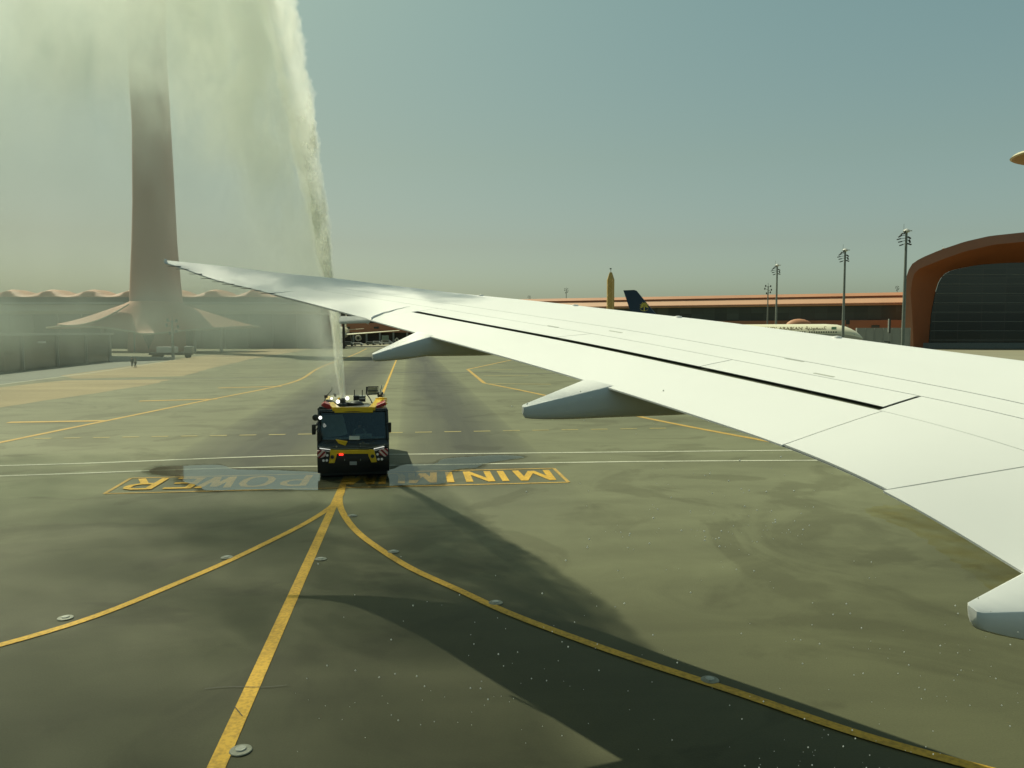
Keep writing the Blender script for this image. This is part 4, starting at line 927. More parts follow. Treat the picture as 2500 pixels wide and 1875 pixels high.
        for k in range(11):
            a = math.radians(-18 + k * 21.6); r1 = 1.45 if k % 2 == 0 else 1.3
            u_ = Vector((math.cos(a), math.sin(a))); n_ = Vector((-u_.y, u_.x))
            pts = [u_ * 0.12, u_ * r1 * 0.6 + n_ * 0.15, u_ * r1 + Vector((0, -0.12)), u_ * r1 * 0.6 - n_ * 0.1]
            lm.prism([on(q.x, q.y) for q in pts], (0, -0.03, 0))
        lm.prism([on(-.1, 0), on(.1, 0), on(.14, -1.3), on(-.14, -1.3)], (0, -0.03, 0))
        for sg in (-1, 1):
            arc = [(sg * 1.1 * math.cos(a), -1.25 + 0.55 * (1 - math.sin(a))) for a in np.linspace(0.2, math.pi * 0.75, 8)]
            lm.tube([on(x, z) for x, z in arc], 0.05, 4)
        lm.build('emblem', M['logo_gold'], fo_)
    return t
airliner((85.5, 190.0), (-0.894, 0.447), M['cream_paint'], M['belly_grey'], M['navy'], 'cream airliner with navy palm tail fin parked beyond the wing')
lp = P(818, 812, 372)
airliner((lp.x, 372), (-0.12, 1), M['cream_paint'], M['belly_grey'], M['cream_paint'], 'far airliner parked nose on behind the water jet, its wing reaching right', detail=False, L=62, R=2.9, zc=6.2)

# ================================================================== ground vehicles and people far away
def van(u, v, Ls, col, label, box=None, rz=0.0, hgt=1.9, name='service_van', cat='van'):
    p = G(u, v); t = thing(name, (p.x, p.y, 0), rz, label, cat, 'service vehicles at the far stands')
    w = 1.9
    MB().loft([[(-Ls / 2, y, z) for y, z in [(-w / 2, .4), (-w / 2, hgt * .9), (-w / 2 + .12, hgt), (w / 2 - .12, hgt), (w / 2, hgt * .9), (w / 2, .4)]], [(Ls * .2, y, z) for y, z in [(-w / 2, .4), (-w / 2, hgt * .9), (-w / 2 + .12, hgt), (w / 2 - .12, hgt), (w / 2, hgt * .9), (w / 2, .4)]], [(Ls * .4, y, z) for y, z in [(-w / 2, .4), (-w / 2, hgt * .5), (-w / 2 + .12, hgt * .58), (w / 2 - .12, hgt * .58), (w / 2, hgt * .5), (w / 2, .4)]], [(Ls / 2, y, z) for y, z in [(-w / 2, .4), (-w / 2, hgt * .42), (-w / 2 + .12, hgt * .48), (w / 2 - .12, hgt * .48), (w / 2, hgt * .42), (w / 2, .4)]]]).build('body', M[col], t)
    MB().box((-Ls * .1, 0, hgt * .74), (Ls * .55, w + .03, hgt * .26)).build('window', M['dark_metal'], t)
    for x in (-Ls * .3, Ls * .3):
        for y in (-w / 2, w / 2): MB().lathe((x, y, .38), [(0, -.1), (.36, -.1), (.38, 0), (.36, .1), (0, .1)], 12, axis='Y').build('wheel', M['tyre'], t, True)
    if box: MB().box((-Ls * .15, 0, hgt + box[2] / 2 + .02), box).build('cargo_box', M['vehicle_green'], t, bevel=.05)
    return t
van(922, 842, 4.2, 'vehicle_white', 'small white car parked left of the catering truck, far off')
van(945, 841.5, 5.6, 'vehicle_white', 'white truck with grey green box under the far concourse', (3.2, 2.3, 2.2), hgt=2.4, name='catering_truck', cat='truck')
van(985, 842, 4.6, 'vehicle_grey', 'grey van half hidden above the outer flap fairing')
van(905, 842.5, 4.5, 'vehicle_grey', 'grey tractor between the far airliner engine and the white car', hgt=1.7, name='tow_tractor', cat='tractor')
van(875, 844, 5.0, 'vehicle_white', 'low white cart under the wing of the far airliner', hgt=1.5, name='baggage_tractor', cat='tractor')
van(852, 845, 4.6, 'vehicle_grey', 'grey loader beside the nose wheel of the far airliner', hgt=2.0, name='belt_loader', cat='loader')
q = G(969, 843); t = thing('stand_board', (q.x, q.y, 0), 0, 'white diamond board on a post right of the catering truck', 'sign')
MB().tube([(0, 0, 0), (0, 0, 1.6)], .07, 6).build('post', M['galv'], t)
MB().prism([(0, 0, 1.2), (1.3, 0, 2.5), (0, 0, 3.8), (-1.3, 0, 2.5)], (0, .15, 0)).build('panel', M['vehicle_white'], t)
MB().prism([(0, -.02, 1.9), (.6, -.02, 2.5), (0, -.02, 3.1), (-.6, -.02, 2.5)], (0, -.05, 0)).build('panel_core', M['dark_metal'], t)
q = G(418, 874); t = thing('flatbed_truck', (q.x, q.y, 0), 0.15, 'mist veiled dark flatbed truck with pale load at the road corner', 'truck')
MB().box((0, 0, 1.0), (9.5, 2.4, .5)).build('bed', M['dark_metal'], t); MB().box((-.8, 0, 2.0), (4.4, 2.3, 1.4)).build('load', M['vehicle_white'], t, bevel=.08)
MB().box((4.2, 0, 1.9), (1.9, 2.4, 1.8)).build('cab', M['vehicle_grey'], t, bevel=.2)
for x in (-3.6, -2.4, 3.9):
    for y in (-1.1, 1.1): MB().lathe((x, y, .5), [(0, -.15), (.48, -.15), (.5, 0), (.48, .15), (0, .15)], 14, axis='Y').build('wheel', M['tyre'], t, True)
q0, q1 = G(267, 884), G(424, 879)
t = thing('low_barrier', (q0.x, q0.y, 0), 0, 'low pale barrier beside the service road behind two people', 'barrier')
for k in range(14):
    a = q0.lerp(q1, k / 14); b = q0.lerp(q1, (k + .93) / 14)
    hgt_ = 1.25 - 0.6 * k / 14
    MB().hexa([a, b, b + Vector((0, .4, 0)), a + Vector((0, .4, 0))] + [p + Vector((0, 0, hgt_)) for p in (a + Vector((0, .1, 0)), b + Vector((0, .1, 0)), b + Vector((0, .3, 0)), a + Vector((0, .3, 0)))]).build('block', M['pale_wall'], t, world=True)

def skin_mesh(name, nodes, edges, m, parent, root=0, sub=1):
    me = bpy.data.meshes.new(name); me.from_pydata([n[:3] for n in nodes], edges, []); me.materials.append(m)
    o = bpy.data.objects.new(name, me); scene.collection.objects.link(o)
    if parent is not None: o.parent = parent
    o.modifiers.new("skin", 'SKIN'); me.skin_vertices or bpy.context.view_layer.update()
    if not me.skin_vertices:
        import bmesh
        bm = bmesh.new(); bm.from_mesh(me); bm.verts.layers.skin.verify(); bm.to_mesh(me); bm.free()
    for i, n in enumerate(nodes):
        sv = me.skin_vertices[0].data[i]; r = n[3]; sv.radius = (r, r) if not isinstance(r, tuple) else r
        sv.use_root = (i == root)
    s_ = o.modifiers.new("sub", 'SUBSURF'); s_.levels = sub; s_.render_levels = sub
    return o
def person_body(t, J, shirt, trouser, s=1.0, hands=True):
    """J: joint name -> position. One continuous skinned body, clothing and hair over it."""
    order = ['pelvis', 'waist', 'chest', 'neck', 'head_base', 'head', 'crown', 'lsh', 'lel', 'lwr', 'rsh', 'rel', 'rwr', 'lhip', 'lkn', 'lan', 'ltoe', 'rhip', 'rkn', 'ran', 'rtoe']
    R = dict(pelvis=.14, waist=.125, chest=.15, neck=.055, head_base=.075, head=.10, crown=.07, lsh=.065, lel=.045, lwr=.03, rsh=.065, rel=.045, rwr=.03, lhip=.09, lkn=.06, lan=.045, ltoe=.04, rhip=.09, rkn=.06, ran=.045, rtoe=.04)
    par = dict(waist='pelvis', chest='waist', neck='chest', head_base='neck', head='head_base', crown='head', lsh='chest', lel='lsh', lwr='lel', rsh='chest', rel='rsh', rwr='rel', lhip='pelvis', lkn='lhip', lan='lkn', ltoe='lan', rhip='pelvis', rkn='rhip', ran='rkn', rtoe='ran')
    nodes = [(*J[k], R[k] * s) for k in order]; edges = [(order.index(k), order.index(par[k])) for k in par]
    if hands:
        for w, e in (('lwr', 'lel'), ('rwr', 'rel')):
            d = (Vector(J[w]) - Vector(J[e])).normalized(); sd = d.cross(Vector((0, 0, 1)))
            if sd.length < .1: sd = Vector((1, 0, 0))
            sd.normalize(); palm = Vector(J[w]) + d * .07
            nodes.append((*palm, .028 * s)); pi = len(nodes) - 1; edges.append((order.index(w), pi))
            for k, ln in enumerate((.07, .08, .075, .06)):
                f1 = palm + d * .035 + sd * (.024 * (k - 1.5)); f2 = f1 + d * ln * .6 + Vector((0, 0, -.012)); f3 = f2 + d * ln * .4 + Vector((0, 0, -.03))
                b = len(nodes); nodes += [(*f1, .010), (*f2, .009), (*f3, .007)]; edges += [(pi, b), (b, b + 1), (b + 1, b + 2)]
            th = palm - sd * .035 + d * .01; b = len(nodes); nodes += [(*th, .012), (*(th + d * .04 - sd * .015), .009)]; edges += [(pi, b), (b, b + 1)]
    body = skin_mesh('body', nodes, edges, M['skin'], t)
    h = Vector(J['head']); f = (Vector(J['face']) - h).normalized()
    sh = ['pelvis', 'waist', 'chest', 'lsh', 'lel', 'rsh', 'rel', 'lwr', 'rwr']
    skin_mesh('shirt', [(*J[k], R[k] * 1.17 * s + .004) for k in sh], [(sh.index(a), sh.index(par[a])) for a in sh if a != 'pelvis'], M[shirt], t)
    tr = ['pelvis', 'lhip', 'lkn', 'lan', 'rhip', 'rkn', 'ran']
    skin_mesh('trousers', [(*J[k], R[k] * 1.2 * s + .004) for k in tr], [(tr.index(a), tr.index(par[a])) for a in tr if a != 'pelvis'], M[trouser], t)
    MB().lathe(h + Vector((0, 0, .03)) - f * .025, [(0, -.05), (.10, -.045), (.115, .02), (.09, .085), (.04, .115), (0, .12)], 14).build('hair', M['hair'], t, True)
    up = Vector((0, 0, 1)); sd = f.cross(up).normalized(); fc = MB()
    fc.prism([h + f * .095 + sd * .014 - up * .035, h + f * .095 - sd * .014 - up * .035, h + f * .095 + up * .01], f * .025)
    fc.build('nose', M['skin'], t)
    ey = MB()
    for a in (-1, 1): ey.box(h + f * .095 + sd * (.033 * a) + up * .012, (.022, .022, .012))
    ey.build('eyes', M['black'], t); MB().box(h + f * .095 - up * .062, (.04, .03, .01)).build('mouth', M['truck_red'], t)
    return body
def standing(u, v, label, shirt, rz=0.0, stride=.12):
    p = G(u, v); t = thing('person', (p.x, p.y, 0), rz, label, 'person', 'people by the service road')
    J = dict(pelvis=(0, 0, .95), waist=(0, 0, 1.12), chest=(0, 0, 1.36), neck=(0, 0, 1.53), head_base=(0, -.01, 1.6), head=(0, -.02, 1.67), crown=(0, -.01, 1.75), face=(0, -1, 1.67),
             lsh=(.18, 0, 1.44), lel=(.23, .03, 1.16), lwr=(.25, -.06, .92), rsh=(-.18, 0, 1.44), rel=(-.23, .03, 1.16), rwr=(-.24, -.1, .93),
             lhip=(.09, 0, .9), lkn=(.1, -stride, .5), lan=(.11, -stride, .08), ltoe=(.12, -stride - .16, .045), rhip=(-.09, 0, .9), rkn=(-.1, stride * .6, .5), ran=(-.11, stride, .08), rtoe=(-.12, stride - .16, .045))
    person_body(t, J, shirt, 'cloth_dark'); return t
standing(323, 896, 'person in dark clothes standing at the left road edge', 'cloth_dark', 0.3)
standing(331, 898, 'second, paler clad person right of the other at the road edge', 'cloth_light', -0.6, .2)

# ================================================================== fire truck
TX, TY, TR = (860 - CX) / F_PX * 32.4, 32.4, math.atan2(0.195, 1)
truck = thing('fire_truck', (TX, TY, 0), TR, 'black and yellow airport fire truck facing the camera and firing its roof cannon', 'fire truck')
TI = mtx(truck).inverted(); TI3 = TI.to_3x3()
def T(X, Yz, yl):
    """truck-local point on the plane y=yl seen at (X, Yz) of the enlarged front view"""
    u, v = 700 + X / 5.186, 900 + Yz / 5.186
    d = Vector(((u - CX) / F_PX, 0, 0)) + UP * ((CY - v) / F_PX) + FW
    o = TI @ Vector((0, 0, H)); d = TI3 @ d; k = (yl - o.y) / d.y; return o + d * k
def tz(Yz, yl): return T(835, Yz, yl).z
def tx(X, yl): return T(X, 900, yl).x
def tp(name, pts, yl, depth, m, parent=None, bevel=0.0):
    return MB().prism([T(x, y, yl) for x, y in pts], (0, depth, 0)).build(name, M[m], parent or truck, bevel=bevel)
def tb(name, X0, Y0, X1, Y1, yl, depth, m, parent=None, bevel=0.01):
    return tp(name, [(X0, Y0), (X1, Y0), (X1, Y1), (X0, Y1)], yl, depth, m, parent, bevel)
zr = tz(512, .62); zw = tz(900, .05); hw = 1.46
# cab: roof, rear wall, floor, side doors, pillars
cab = MB().hexa([(-hw, .62, zr - .1), (hw, .62, zr - .1), (hw, 2.7, zr - .1), (-hw, 2.7, zr - .1), (-hw + .05, .66, zr), (hw - .05, .66, zr), (hw - .05, 2.7, zr), (-hw + .05, 2.7, zr)])
cab.box((0, 2.66, (zr + .8) / 2), (2 * hw, .08, zr - 1.0)); cab.box((0, 1.4, .78), (2 * hw, 2.5, .12))
cab.build('cab', M['cab_dark'], truck, bevel=.02)
for s in (-1, 1):
    sd = MB().hexa([(s * hw, .06, .8), (s * (hw - .06), .06, .8), (s * (hw - .06), .05, zw), (s * hw, .05, zw), (s * hw, 2.7, .8), (s * (hw - .06), 2.7, .8), (s * (hw - .06), 2.7, zw), (s * hw, 2.7, zw)])
    sd = sd.build('side_panel', M['cab_dark'], truck)
    MB().tube([(s * (hw - .03), .06, zw - .02), (s * (hw - .05), .62, zr - .05)], .06, 6).build('pillar', M['cab_dark'], truck)
    MB().box((s * (hw - .03), 1.6, (zr + zw) / 2), (.07, .12, zr - zw - .1)).build('pillar', M['cab_dark'], truck)
    MB().hexa([(s * (hw - .02), .12, zw), (s * (hw - .04), .12, zw), (s * (hw - .04), 2.6, zw), (s * (hw - .02), 2.6, zw), (s * (hw - .02), .64, zr - .1), (s * (hw - .04), .64, zr - .1), (s * (hw - .04), 2.6, zr - .1), (s * (hw - .02), 2.6, zr - .1)]).build('side_window', M['windscreen'], truck)
# windscreen: gently bowed sheet leaning back
rows = []
for j in range(5):
    t = j / 4; row = []
    for i in range(13):
        a = -1 + 2 * i / 12; bow = .10 * (1 - a * a)
        row.append((a * (hw - .08), .07 + (.58 - .07) * t - bow + .08, zw + (zr - .1 - zw) * t))
    rows.append(row)
MB().slab(rows, (0, .02, 0)).build('windscreen', M['windscreen'], truck, True)
fr_ = []
fr_.append(MB().tube([(r[0][0], r[0][1] - .02, r[0][2]) for r in rows], .028, 6).tube([(r[-1][0], r[-1][1] - .02, r[-1][2]) for r in rows], .028, 6).tube([(p[0], p[1] - .02, p[2]) for p in rows[-1]], .03, 6).tube([(p[0], p[1] - .02, p[2]) for p in rows[0]], .03, 6).build('windscreen_frame', M['black'], truck, True))
# front panel and trim
rows = []
for z, off in ((zw, .04), (tz(950, 0), -.05), (tz(1005, -.02), -.06)):
    rows.append([(a * (hw + .02), off + .10 * a * a, z) for a in np.linspace(-1, 1, 15)])
MB().slab(rows, (0, .06, 0)).build('front_panel', M['cab_dark'], truck, True)
tp('sill_trim', [(400, 980), (625, 1012), (1045, 1003), (1250, 955), (1250, 963), (1048, 1012), (625, 1021), (400, 989)], -.10, .03, 'galv')
tp('yellow_flap', [(618, 898), (772, 922), (742, 976), (655, 946)], -.22, .08, 'truck_yellow', bevel=.01)
tb('document', 790, 853, 922, 901, -.05, .01, 'paper', bevel=0)
vs_, fs = text_mesh('Rosenbauer', 1.0, 0.02); xs = [v.x for v in vs_]; ys = [v.y for v in vs_]
a0, a1 = T(918, 962, -.1), T(1052, 940, -.1)
MB().add([(a0.x + (v.x - min(xs)) / (max(xs) - min(xs)) * (a1.x - a0.x), -.105, a0.z + (v.y - min(ys)) / (max(ys) - min(ys)) * (a1.z - a0.z)) for v in vs_], fs).build('wordmark', M['galv'], truck)
MB().lathe(T(630, 987, -.12), [(0, -.02), (.035, -.02), (.04, .02), (0, .03)], 12, axis='Y').build('badge', M['metal'], truck, True)
# bumper, yellow bull bar, lights
rows = []
for z, off in ((tz(1008, -.02), -.02), (tz(1060, -.05), -.16), (tz(1180, -.05), -.18), (tz(1315, 0), -.02)):
    rows.append([(a * (hw + .02), off + .14 * abs(a) ** 3, z) for a in np.linspace(-1, 1, 17)])
MB().slab(rows, (0, .35, 0)).build('bumper', M['black'], truck, True)
tb('bull_bar', 600, 1030, 1060, 1080, -.24, .12, 'truck_yellow', bevel=.02)
tp('bar_leg', [(548, 1030), (618, 1030), (635, 1090), (605, 1196), (532, 1198), (548, 1110)], -.25, .12, 'truck_yellow', bevel=.015)
tp('bar_leg', [(1042, 1026), (1108, 1026), (1122, 1090), (1142, 1184), (1072, 1188), (1030, 1095)], -.25, .12, 'truck_yellow', bevel=.015)
for (X, Yc) in ((577, 1120), (1086, 1110)):
    MB().lathe(T(X, Yc, -.28), [(0, -.03), (.07, -.03), (.08, .02), (0, .02)], 14, axis='Y').build('tow_eye', M['dark_metal'], truck, True)
tp('headlight', [(415, 1004), (552, 1023), (552, 1030), (418, 1015)], -.14, .06, 'headlamp')
tp('headlight', [(1100, 1013), (1232, 981), (1238, 991), (1104, 1021)], -.14, .06, 'headlamp')
tp('marker_light', [(440, 1030), (552, 1052), (552, 1057), (440, 1036)], -.14, .05, 'lamp_soft')
tp('marker_light', [(1108, 1038), (1232, 1006), (1233, 1011), (1110, 1044)], -.14, .05, 'lamp_soft')
tp('hazard_panel', [(382, 1036), (470, 1040), (498, 1072), (490, 1112), (410, 1138), (386, 1112)], -.21, .12, 'hazard', bevel=.01)
tp('hazard_panel', [(1282, 1012), (1200, 1020), (1164, 1052), (1176, 1092), (1250, 1116), (1282, 1090)], -.21, .12, 'hazard', bevel=.01)
tb('red_lamp', 662, 1080, 716, 1100, -.27, .04, 'redlamp')
for (X, Yc) in ((465, 1165), (507, 1163), (1162, 1148), (1205, 1147), (513, 1100), (1150, 1086)):
    MB().lathe(T(X, Yc, -.2), [(0, -.02), (.045, -.02), (.055, .03), (0, .04)], 12, axis='Y').build('fog_light', M['lamp_soft'], truck, True)
tb('licence_plate', 797, 1176, 887, 1221, -.22, .03, 'plate')
for X in (733, 935): tb('bumper_fitting', X - 5, 1143, X + 5, 1168, -.21, .04, 'galv')
# wheels, axles, chassis
for (y, s) in [(1.55, -1), (1.55, 1), (5.9, -1), (5.9, 1), (7.3, -1), (7.3, 1)]:
    w = MB().lathe((s * 1.20, y, .70), [(0, -.26), (.42, -.26), (.62, -.25), (.70, -.18), (.70, .18), (.62, .25), (.42, .26), (0, .26)], 32, axis='X').build('wheel', M['tyre'], truck, True)
    MB().lathe((s * 1.20 + s * .24, y, .70), [(0, -.03), (.33, -.03), (.36, .05), (.2, .06), (0, .06)], 20, axis='X').build('rim', M['galv'], w, True)
MB().box((0, 4.2, .72), (1.0, 8.0, .35)).box((0, 1.55, .62), (2.0, .22, .22)).build('chassis', M['black'], truck)
MB().box((0, .6, .40), (2.8, .5, .74)).build('skid_plate', M['black'], truck, bevel=.05)
for s in (-1, 1): MB().box((s * 1.24, .42, .50), (.42, .05, .55)).build('mud_flap', M['black'], truck)
# rear body
zb = zr - .06
body = MB().hexa([(-1.45, 2.8, .95), (1.45, 2.8, .95), (1.45, 8.6, .95), (-1.45, 8.6, .95), (-1.42, 2.8, zb), (1.42, 2.8, zb), (1.42, 8.6, zb), (-1.42, 8.6, zb)]).build('body', M['truck_yellow'], truck, bevel=.04)
for s in (-1, 1):
    MB().box((s * 1.46, 5.7, 1.75), (.03, 5.7, .35)).build('red_stripe', M['truck_red'], truck)
    for k in range(4): MB().box((s * 1.462, 3.6 + k * 1.35, 2.2), (.03, 1.15, .55)).build('locker_shutter', M['metal'], truck)
MB().box((0, 5.6, zb + .03), (2.4, 5.4, .05)).build('roof_deck', mat('tan deck', (0.30, 0.29, 0.2), .8), truck)
# yellow roof guard with red wedges
def bar(a, b, w, h, m, nm):
    a, b = Vector(a), Vector(b); d = (b - a).normalized(); sd = d.cross(Vector((0, 0, 1))).normalized(); up = sd.cross(d)
    pts = [q + sd * (i * w / 2) + up * (j * h / 2) for q in (a, b) for i, j in ((-1, -1), (1, -1), (1, 1), (-1, 1))]
    return MB().hexa([pts[0], pts[1], pts[5], pts[4], pts[3], pts[2], pts[6], pts[7]]).build(nm, M[m], truck, bevel=.012)
bar(T(606, 522, .60), T(1092, 518, .60), .16, .23, 'truck_yellow', 'roof_guard')
bar(T(628, 522, .62), T(545, 452, 1.9), .30, .22, 'truck_yellow', 'roof_guard')
bar(T(1078, 520, .62), T(1118, 476, 1.6), .28, .22, 'truck_yellow', 'roof_guard')
bar(T(1112, 488, 1.6), T(1165, 410, 3.0), .30, .18, 'truck_yellow', 'roof_guard')
for k in range(3): bar(T(1122, 385 + k * 22, 3.1 - k * .25), T(1235, 378 + k * 22, 3.1 - k * .25), .10, .09, 'truck_yellow', 'step')
tp('red_wedge', [(432, 458), (470, 432), (545, 456), (585, 530), (560, 526), (440, 474)], .9, .9, 'truck_red', bevel=.02)
tp('red_wedge', [(1095, 508), (1110, 478), (1180, 448), (1250, 418), (1264, 460), (1150, 502)], 1.0, .9, 'truck_red', bevel=.02)
tp('shoulder', [(385, 510), (420, 478), (580, 528), (600, 560), (400, 560)], .8, .3, 'cab_dark', bevel=.02)
tp('shoulder', [(1100, 520), (1262, 492), (1270, 520), (1265, 545), (1090, 552)], .8, .3, 'cab_dark', bevel=.02)
# monitor (water cannon)
mon = MB().lathe(T(705, 470, 1.6), [(.26, 0), (.24, .10), (.15, .14), (.14, .3), (0, .32)], 18).build('water_cannon', M['dark_metal'], truck, True)
nz = T(712, 378, 1.65); b0 = T(708, 440, 1.7)
MB().tube([b0, nz], [.11, .075], 12).build('barrel', M['black'], mon, True)
MB().tube([b0 + Vector((-.2, 0, -.05)), b0 + Vector((.2, 0, -.05))], .1, 10).build('yoke', M['dark_metal'], mon, True)
for (X, Yc, r, m) in ((647, 418, .085, 'lamp'), (767, 375, .085, 'lamp'), (567, 378, .05, 'lamp'), (425, 622, .07, 'lamp')):
    yl = 1.5 if X > 430 else -.05
    wl_ = MB().lathe(T(X, Yc, yl), [(0, -.03), (r, -.02), (r, .03), (r * .6, .12), (0, .14)], 16, axis='Y').build('work_light', M[m], truck, True)
tp('bracket', [(640, 380), (668, 362), (690, 400), (650, 404)], 1.62, .1, 'truck_yellow', bevel=.01)
tb('roof_box', 843, 345, 915, 402, 2.6, .5, 'black', bevel=.02); tb('roof_box', 915, 383, 998, 420, 2.5, .4, 'black', bevel=.02)
tb('hatch', 912, 345, 1000, 383, 3.0, .5, 'galv', bevel=.02)
MB().lathe(T(875, 462, 1.9), [(.36, 0), (.34, .08), (.22, .17), (.1, .2), (0, .205)], 20).build('dome', M['dark_metal'], truck, True)
tp('roof_fitting', [(760, 430), (935, 452), (940, 468), (700, 486), (690, 470)], 1.5, .25, 'black', bevel=.01)
tp('roof_fitting', [(480, 430), (500, 395), (560, 405), (640, 440), (640, 470), (560, 455)], 2.2, .4, 'dark_metal', bevel=.02)
tp('roof_fitting', [(590, 310), (625, 320), (630, 360), (598, 352)], 2.8, .2, 'dark_metal', bevel=.02)
for X in (857, 957): MB().tube([T(X, 345, 2.8), T(X, 268, 2.8)], .022, 6).build('antenna', M['black'], truck)
MB().tube([T(470, 440, 2.0), T(500, 352, 2.0)], .035, 6).tube([T(500, 350, 2.0), T(570, 270, 2.0)], .03, 6).build('swing_arm', M['galv'], truck)
MB().box(T(498, 352, 2.0), (.14, .14, .12)).build('arm_joint', M['black'], truck)
MB().tube([T(572, 270, 2.0), T(572, 235, 2.0)], .018, 5).build('antenna', M['galv'], truck)
# mesh panel in frame
fp = [T(1022, 232, 4.0), T(1158, 228, 4.0), T(1155, 322, 4.0), T(1022, 330, 4.0)]
fm = MB().tube(fp + [fp[0]], .028, 6).tube([T(1022, 282, 4.0), T(1158, 280, 4.0)], .022, 6).tube([T(1012, 230, 4.0), T(1008, 320, 3.9), T(1050, 372, 3.6), T(1090, 452, 3.2)], .03, 6).build('panel_frame', M['black'], truck)
MB().prism([T(1030, 240, 4.02), T(1150, 236, 4.02), T(1148, 320, 4.02), T(1030, 325, 4.02)], (0, .02, 0)).build('panel', mat('pale mesh panel', (0.33, 0.34, 0.26), .7), fm)
tb('equipment', 1150, 300, 1225, 362, 3.8, .4, 'dark_metal', bevel=.02)
for (X, Ya, Yb, r) in ((1200, 260, 208, .035), (1184, 325, 250, .045), (1228, 355, 315, .05)):
    MB().tube([T(X, Ya, 3.7), T(X, (Ya + Yb) / 2, 3.7), T(X, Yb, 3.7)], [r, r, r * .5], 8).build('beacon', M['vehicle_white'], truck, True)
for k in range(4): MB().box(T(1250 + 8 * (k % 2), 375 + 22 * k, 3.2), (.12, .1, .05)).build('hinge', M['truck_yellow'], truck)
tp('reflection_panel', [(432, 585), (708, 578), (772, 826), (700, 850), (445, 880)], 1.15, .03, 'dash')  # pale sheet added to imitate the bright reflection in the windscreen's left half
# mirrors
tb('mirror', 316, 706, 368, 838, .25, .12, 'black', bevel=.04); tb('mirror', 1278, 682, 1325, 812, .25, .12, 'black', bevel=.04)
MB().tube([T(372, 720, .3), T(400, 670, .4), T(430, 640, .5)], .04, 6).tube([T(360, 800, .3), T(405, 720, .35)], .02, 6).build('mirror_arm', M['black'], truck)
MB().tube([T(1280, 700, .3), T(1258, 640, .5)], .035, 6).build('mirror_arm', M['black'], truck)
MB().lathe(T(365, 620, .1), [(0, -.04), (.13, -.03), (.14, .03), (0, .07)], 18, axis='Y').build('round_mirror', M['cab_dark'], truck, True)
tp('side_intake', [(388, 820), (430, 760), (440, 900), (392, 960)], .0, .08, 'black')
# wipers
MB().tube([T(470, 930, -.12), T(640, 905, -.12), T(650, 880, -.02)], .018, 5).build('wiper', M['black'], truck)
MB().tube([T(985, 905, -.12), T(1150, 890, -.1)], .018, 5).build('wiper', M['black'], truck)
# interior
MB().prism([(-1.3, .35, zw - .3), (1.3, .35, zw - .3), (1.3, .35, zw + .02), (-1.3, .35, zw + .02)], (0, .45, 0)).build('dashboard', M['dash'], truck, bevel=.04)
MB().box((.42, .62, zw + .10), (.7, .2, .14)).build('instrument_binnacle', M['dash'], truck, bevel=.03)
dx = T(922, 720, 1.35).x; dzz = T(922, 712, 1.35).z
for x in (dx, dx - 1.15, dx + .9):
    s_ = MB().box((x, 1.45, 1.25), (.5, .5, .16)).build('seat', M['seat'], truck, bevel=.04)
    MB().box((x, 1.75, 1.6), (.48, .14, .75)).build('seat_back', M['seat'], s_, bevel=.05)
MB().lathe((dx, .82, zw + .2), [(.19, -.015), (.21, 0), (.19, .015), (.17, 0)], 24, mx=Matrix.Rotation(math.radians(60), 3, 'X')).build('steering_wheel', M['black'], truck, True)
drv = thing('person', mtx(truck) @ Vector((dx, 1.4, 0)), TR, 'uniformed driver seated behind the windscreen of the fire truck', 'person')
h0 = dzz
J = dict(pelvis=(0, 0.06, h0 - .72), waist=(0, .06, h0 - .55), chest=(0, .05, h0 - .33), neck=(0, .03, h0 - .16), head_base=(0, .02, h0 - .08), head=(0, 0, h0), crown=(0, .01, h0 + .08), face=(0, -1, h0),
         lsh=(.19, .04, h0 - .23), lel=(.27, -.12, h0 - .46), lwr=(.17, -.42, h0 - .42), rsh=(-.19, .04, h0 - .23), rel=(-.27, -.12, h0 - .46), rwr=(-.17, -.42, h0 - .42),
         lhip=(.1, 0, h0 - .74), lkn=(.14, -.42, h0 - .72), lan=(.14, -.5, h0 - 1.12), ltoe=(.14, -.66, h0 - 1.16), rhip=(-.1, 0, h0 - .74), rkn=(-.14, -.42, h0 - .72), ran=(-.14, -.5, h0 - 1.12), rtoe=(-.14, -.66, h0 - 1.16))
person_body(drv, J, 'cloth_light', 'cloth_dark')

# ================================================================== water jet, mist and drops
def nodes_math(nt):
    def mm(op, a, b=None, c=None, clamp=False):
        n = nt.nodes.new("ShaderNodeMath"); n.operation = op; n.use_clamp = clamp
        for i, q in enumerate((a, b, c)):
            if q is None: continue
            if isinstance(q, (int, float)): n.inputs[i].default_value = float(q)
            else: nt.links.new(q, n.inputs[i])
        return n.outputs[0]
    return mm
def volume_mat(name, build, color=(0.97, 0.99, 0.93), aniso=0.2, step=1.0):
    m = new_mat(name); nt = m.node_tree
    for n in list(nt.nodes): nt.nodes.remove(n)
    out = nt.nodes.new("ShaderNodeOutputMaterial"); pv = nt.nodes.new("ShaderNodeVolumePrincipled")
    pv.inputs["Color"].default_value = (*color, 1); pv.inputs["Anisotropy"].default_value = aniso
    tc = nt.nodes.new("ShaderNodeTexCoord"); sp_ = nt.nodes.new("ShaderNodeSeparateXYZ"); nt.links.new(tc.outputs["Object"], sp_.inputs[0])
    mm = nodes_math(nt); nt.links.new(build(nt, mm, tc.outputs["Object"], sp_.outputs), pv.inputs["Density"])
    nt.links.new(pv.outputs[0], out.inputs["Volume"]); m.cycles.volume_step_rate = step; return m
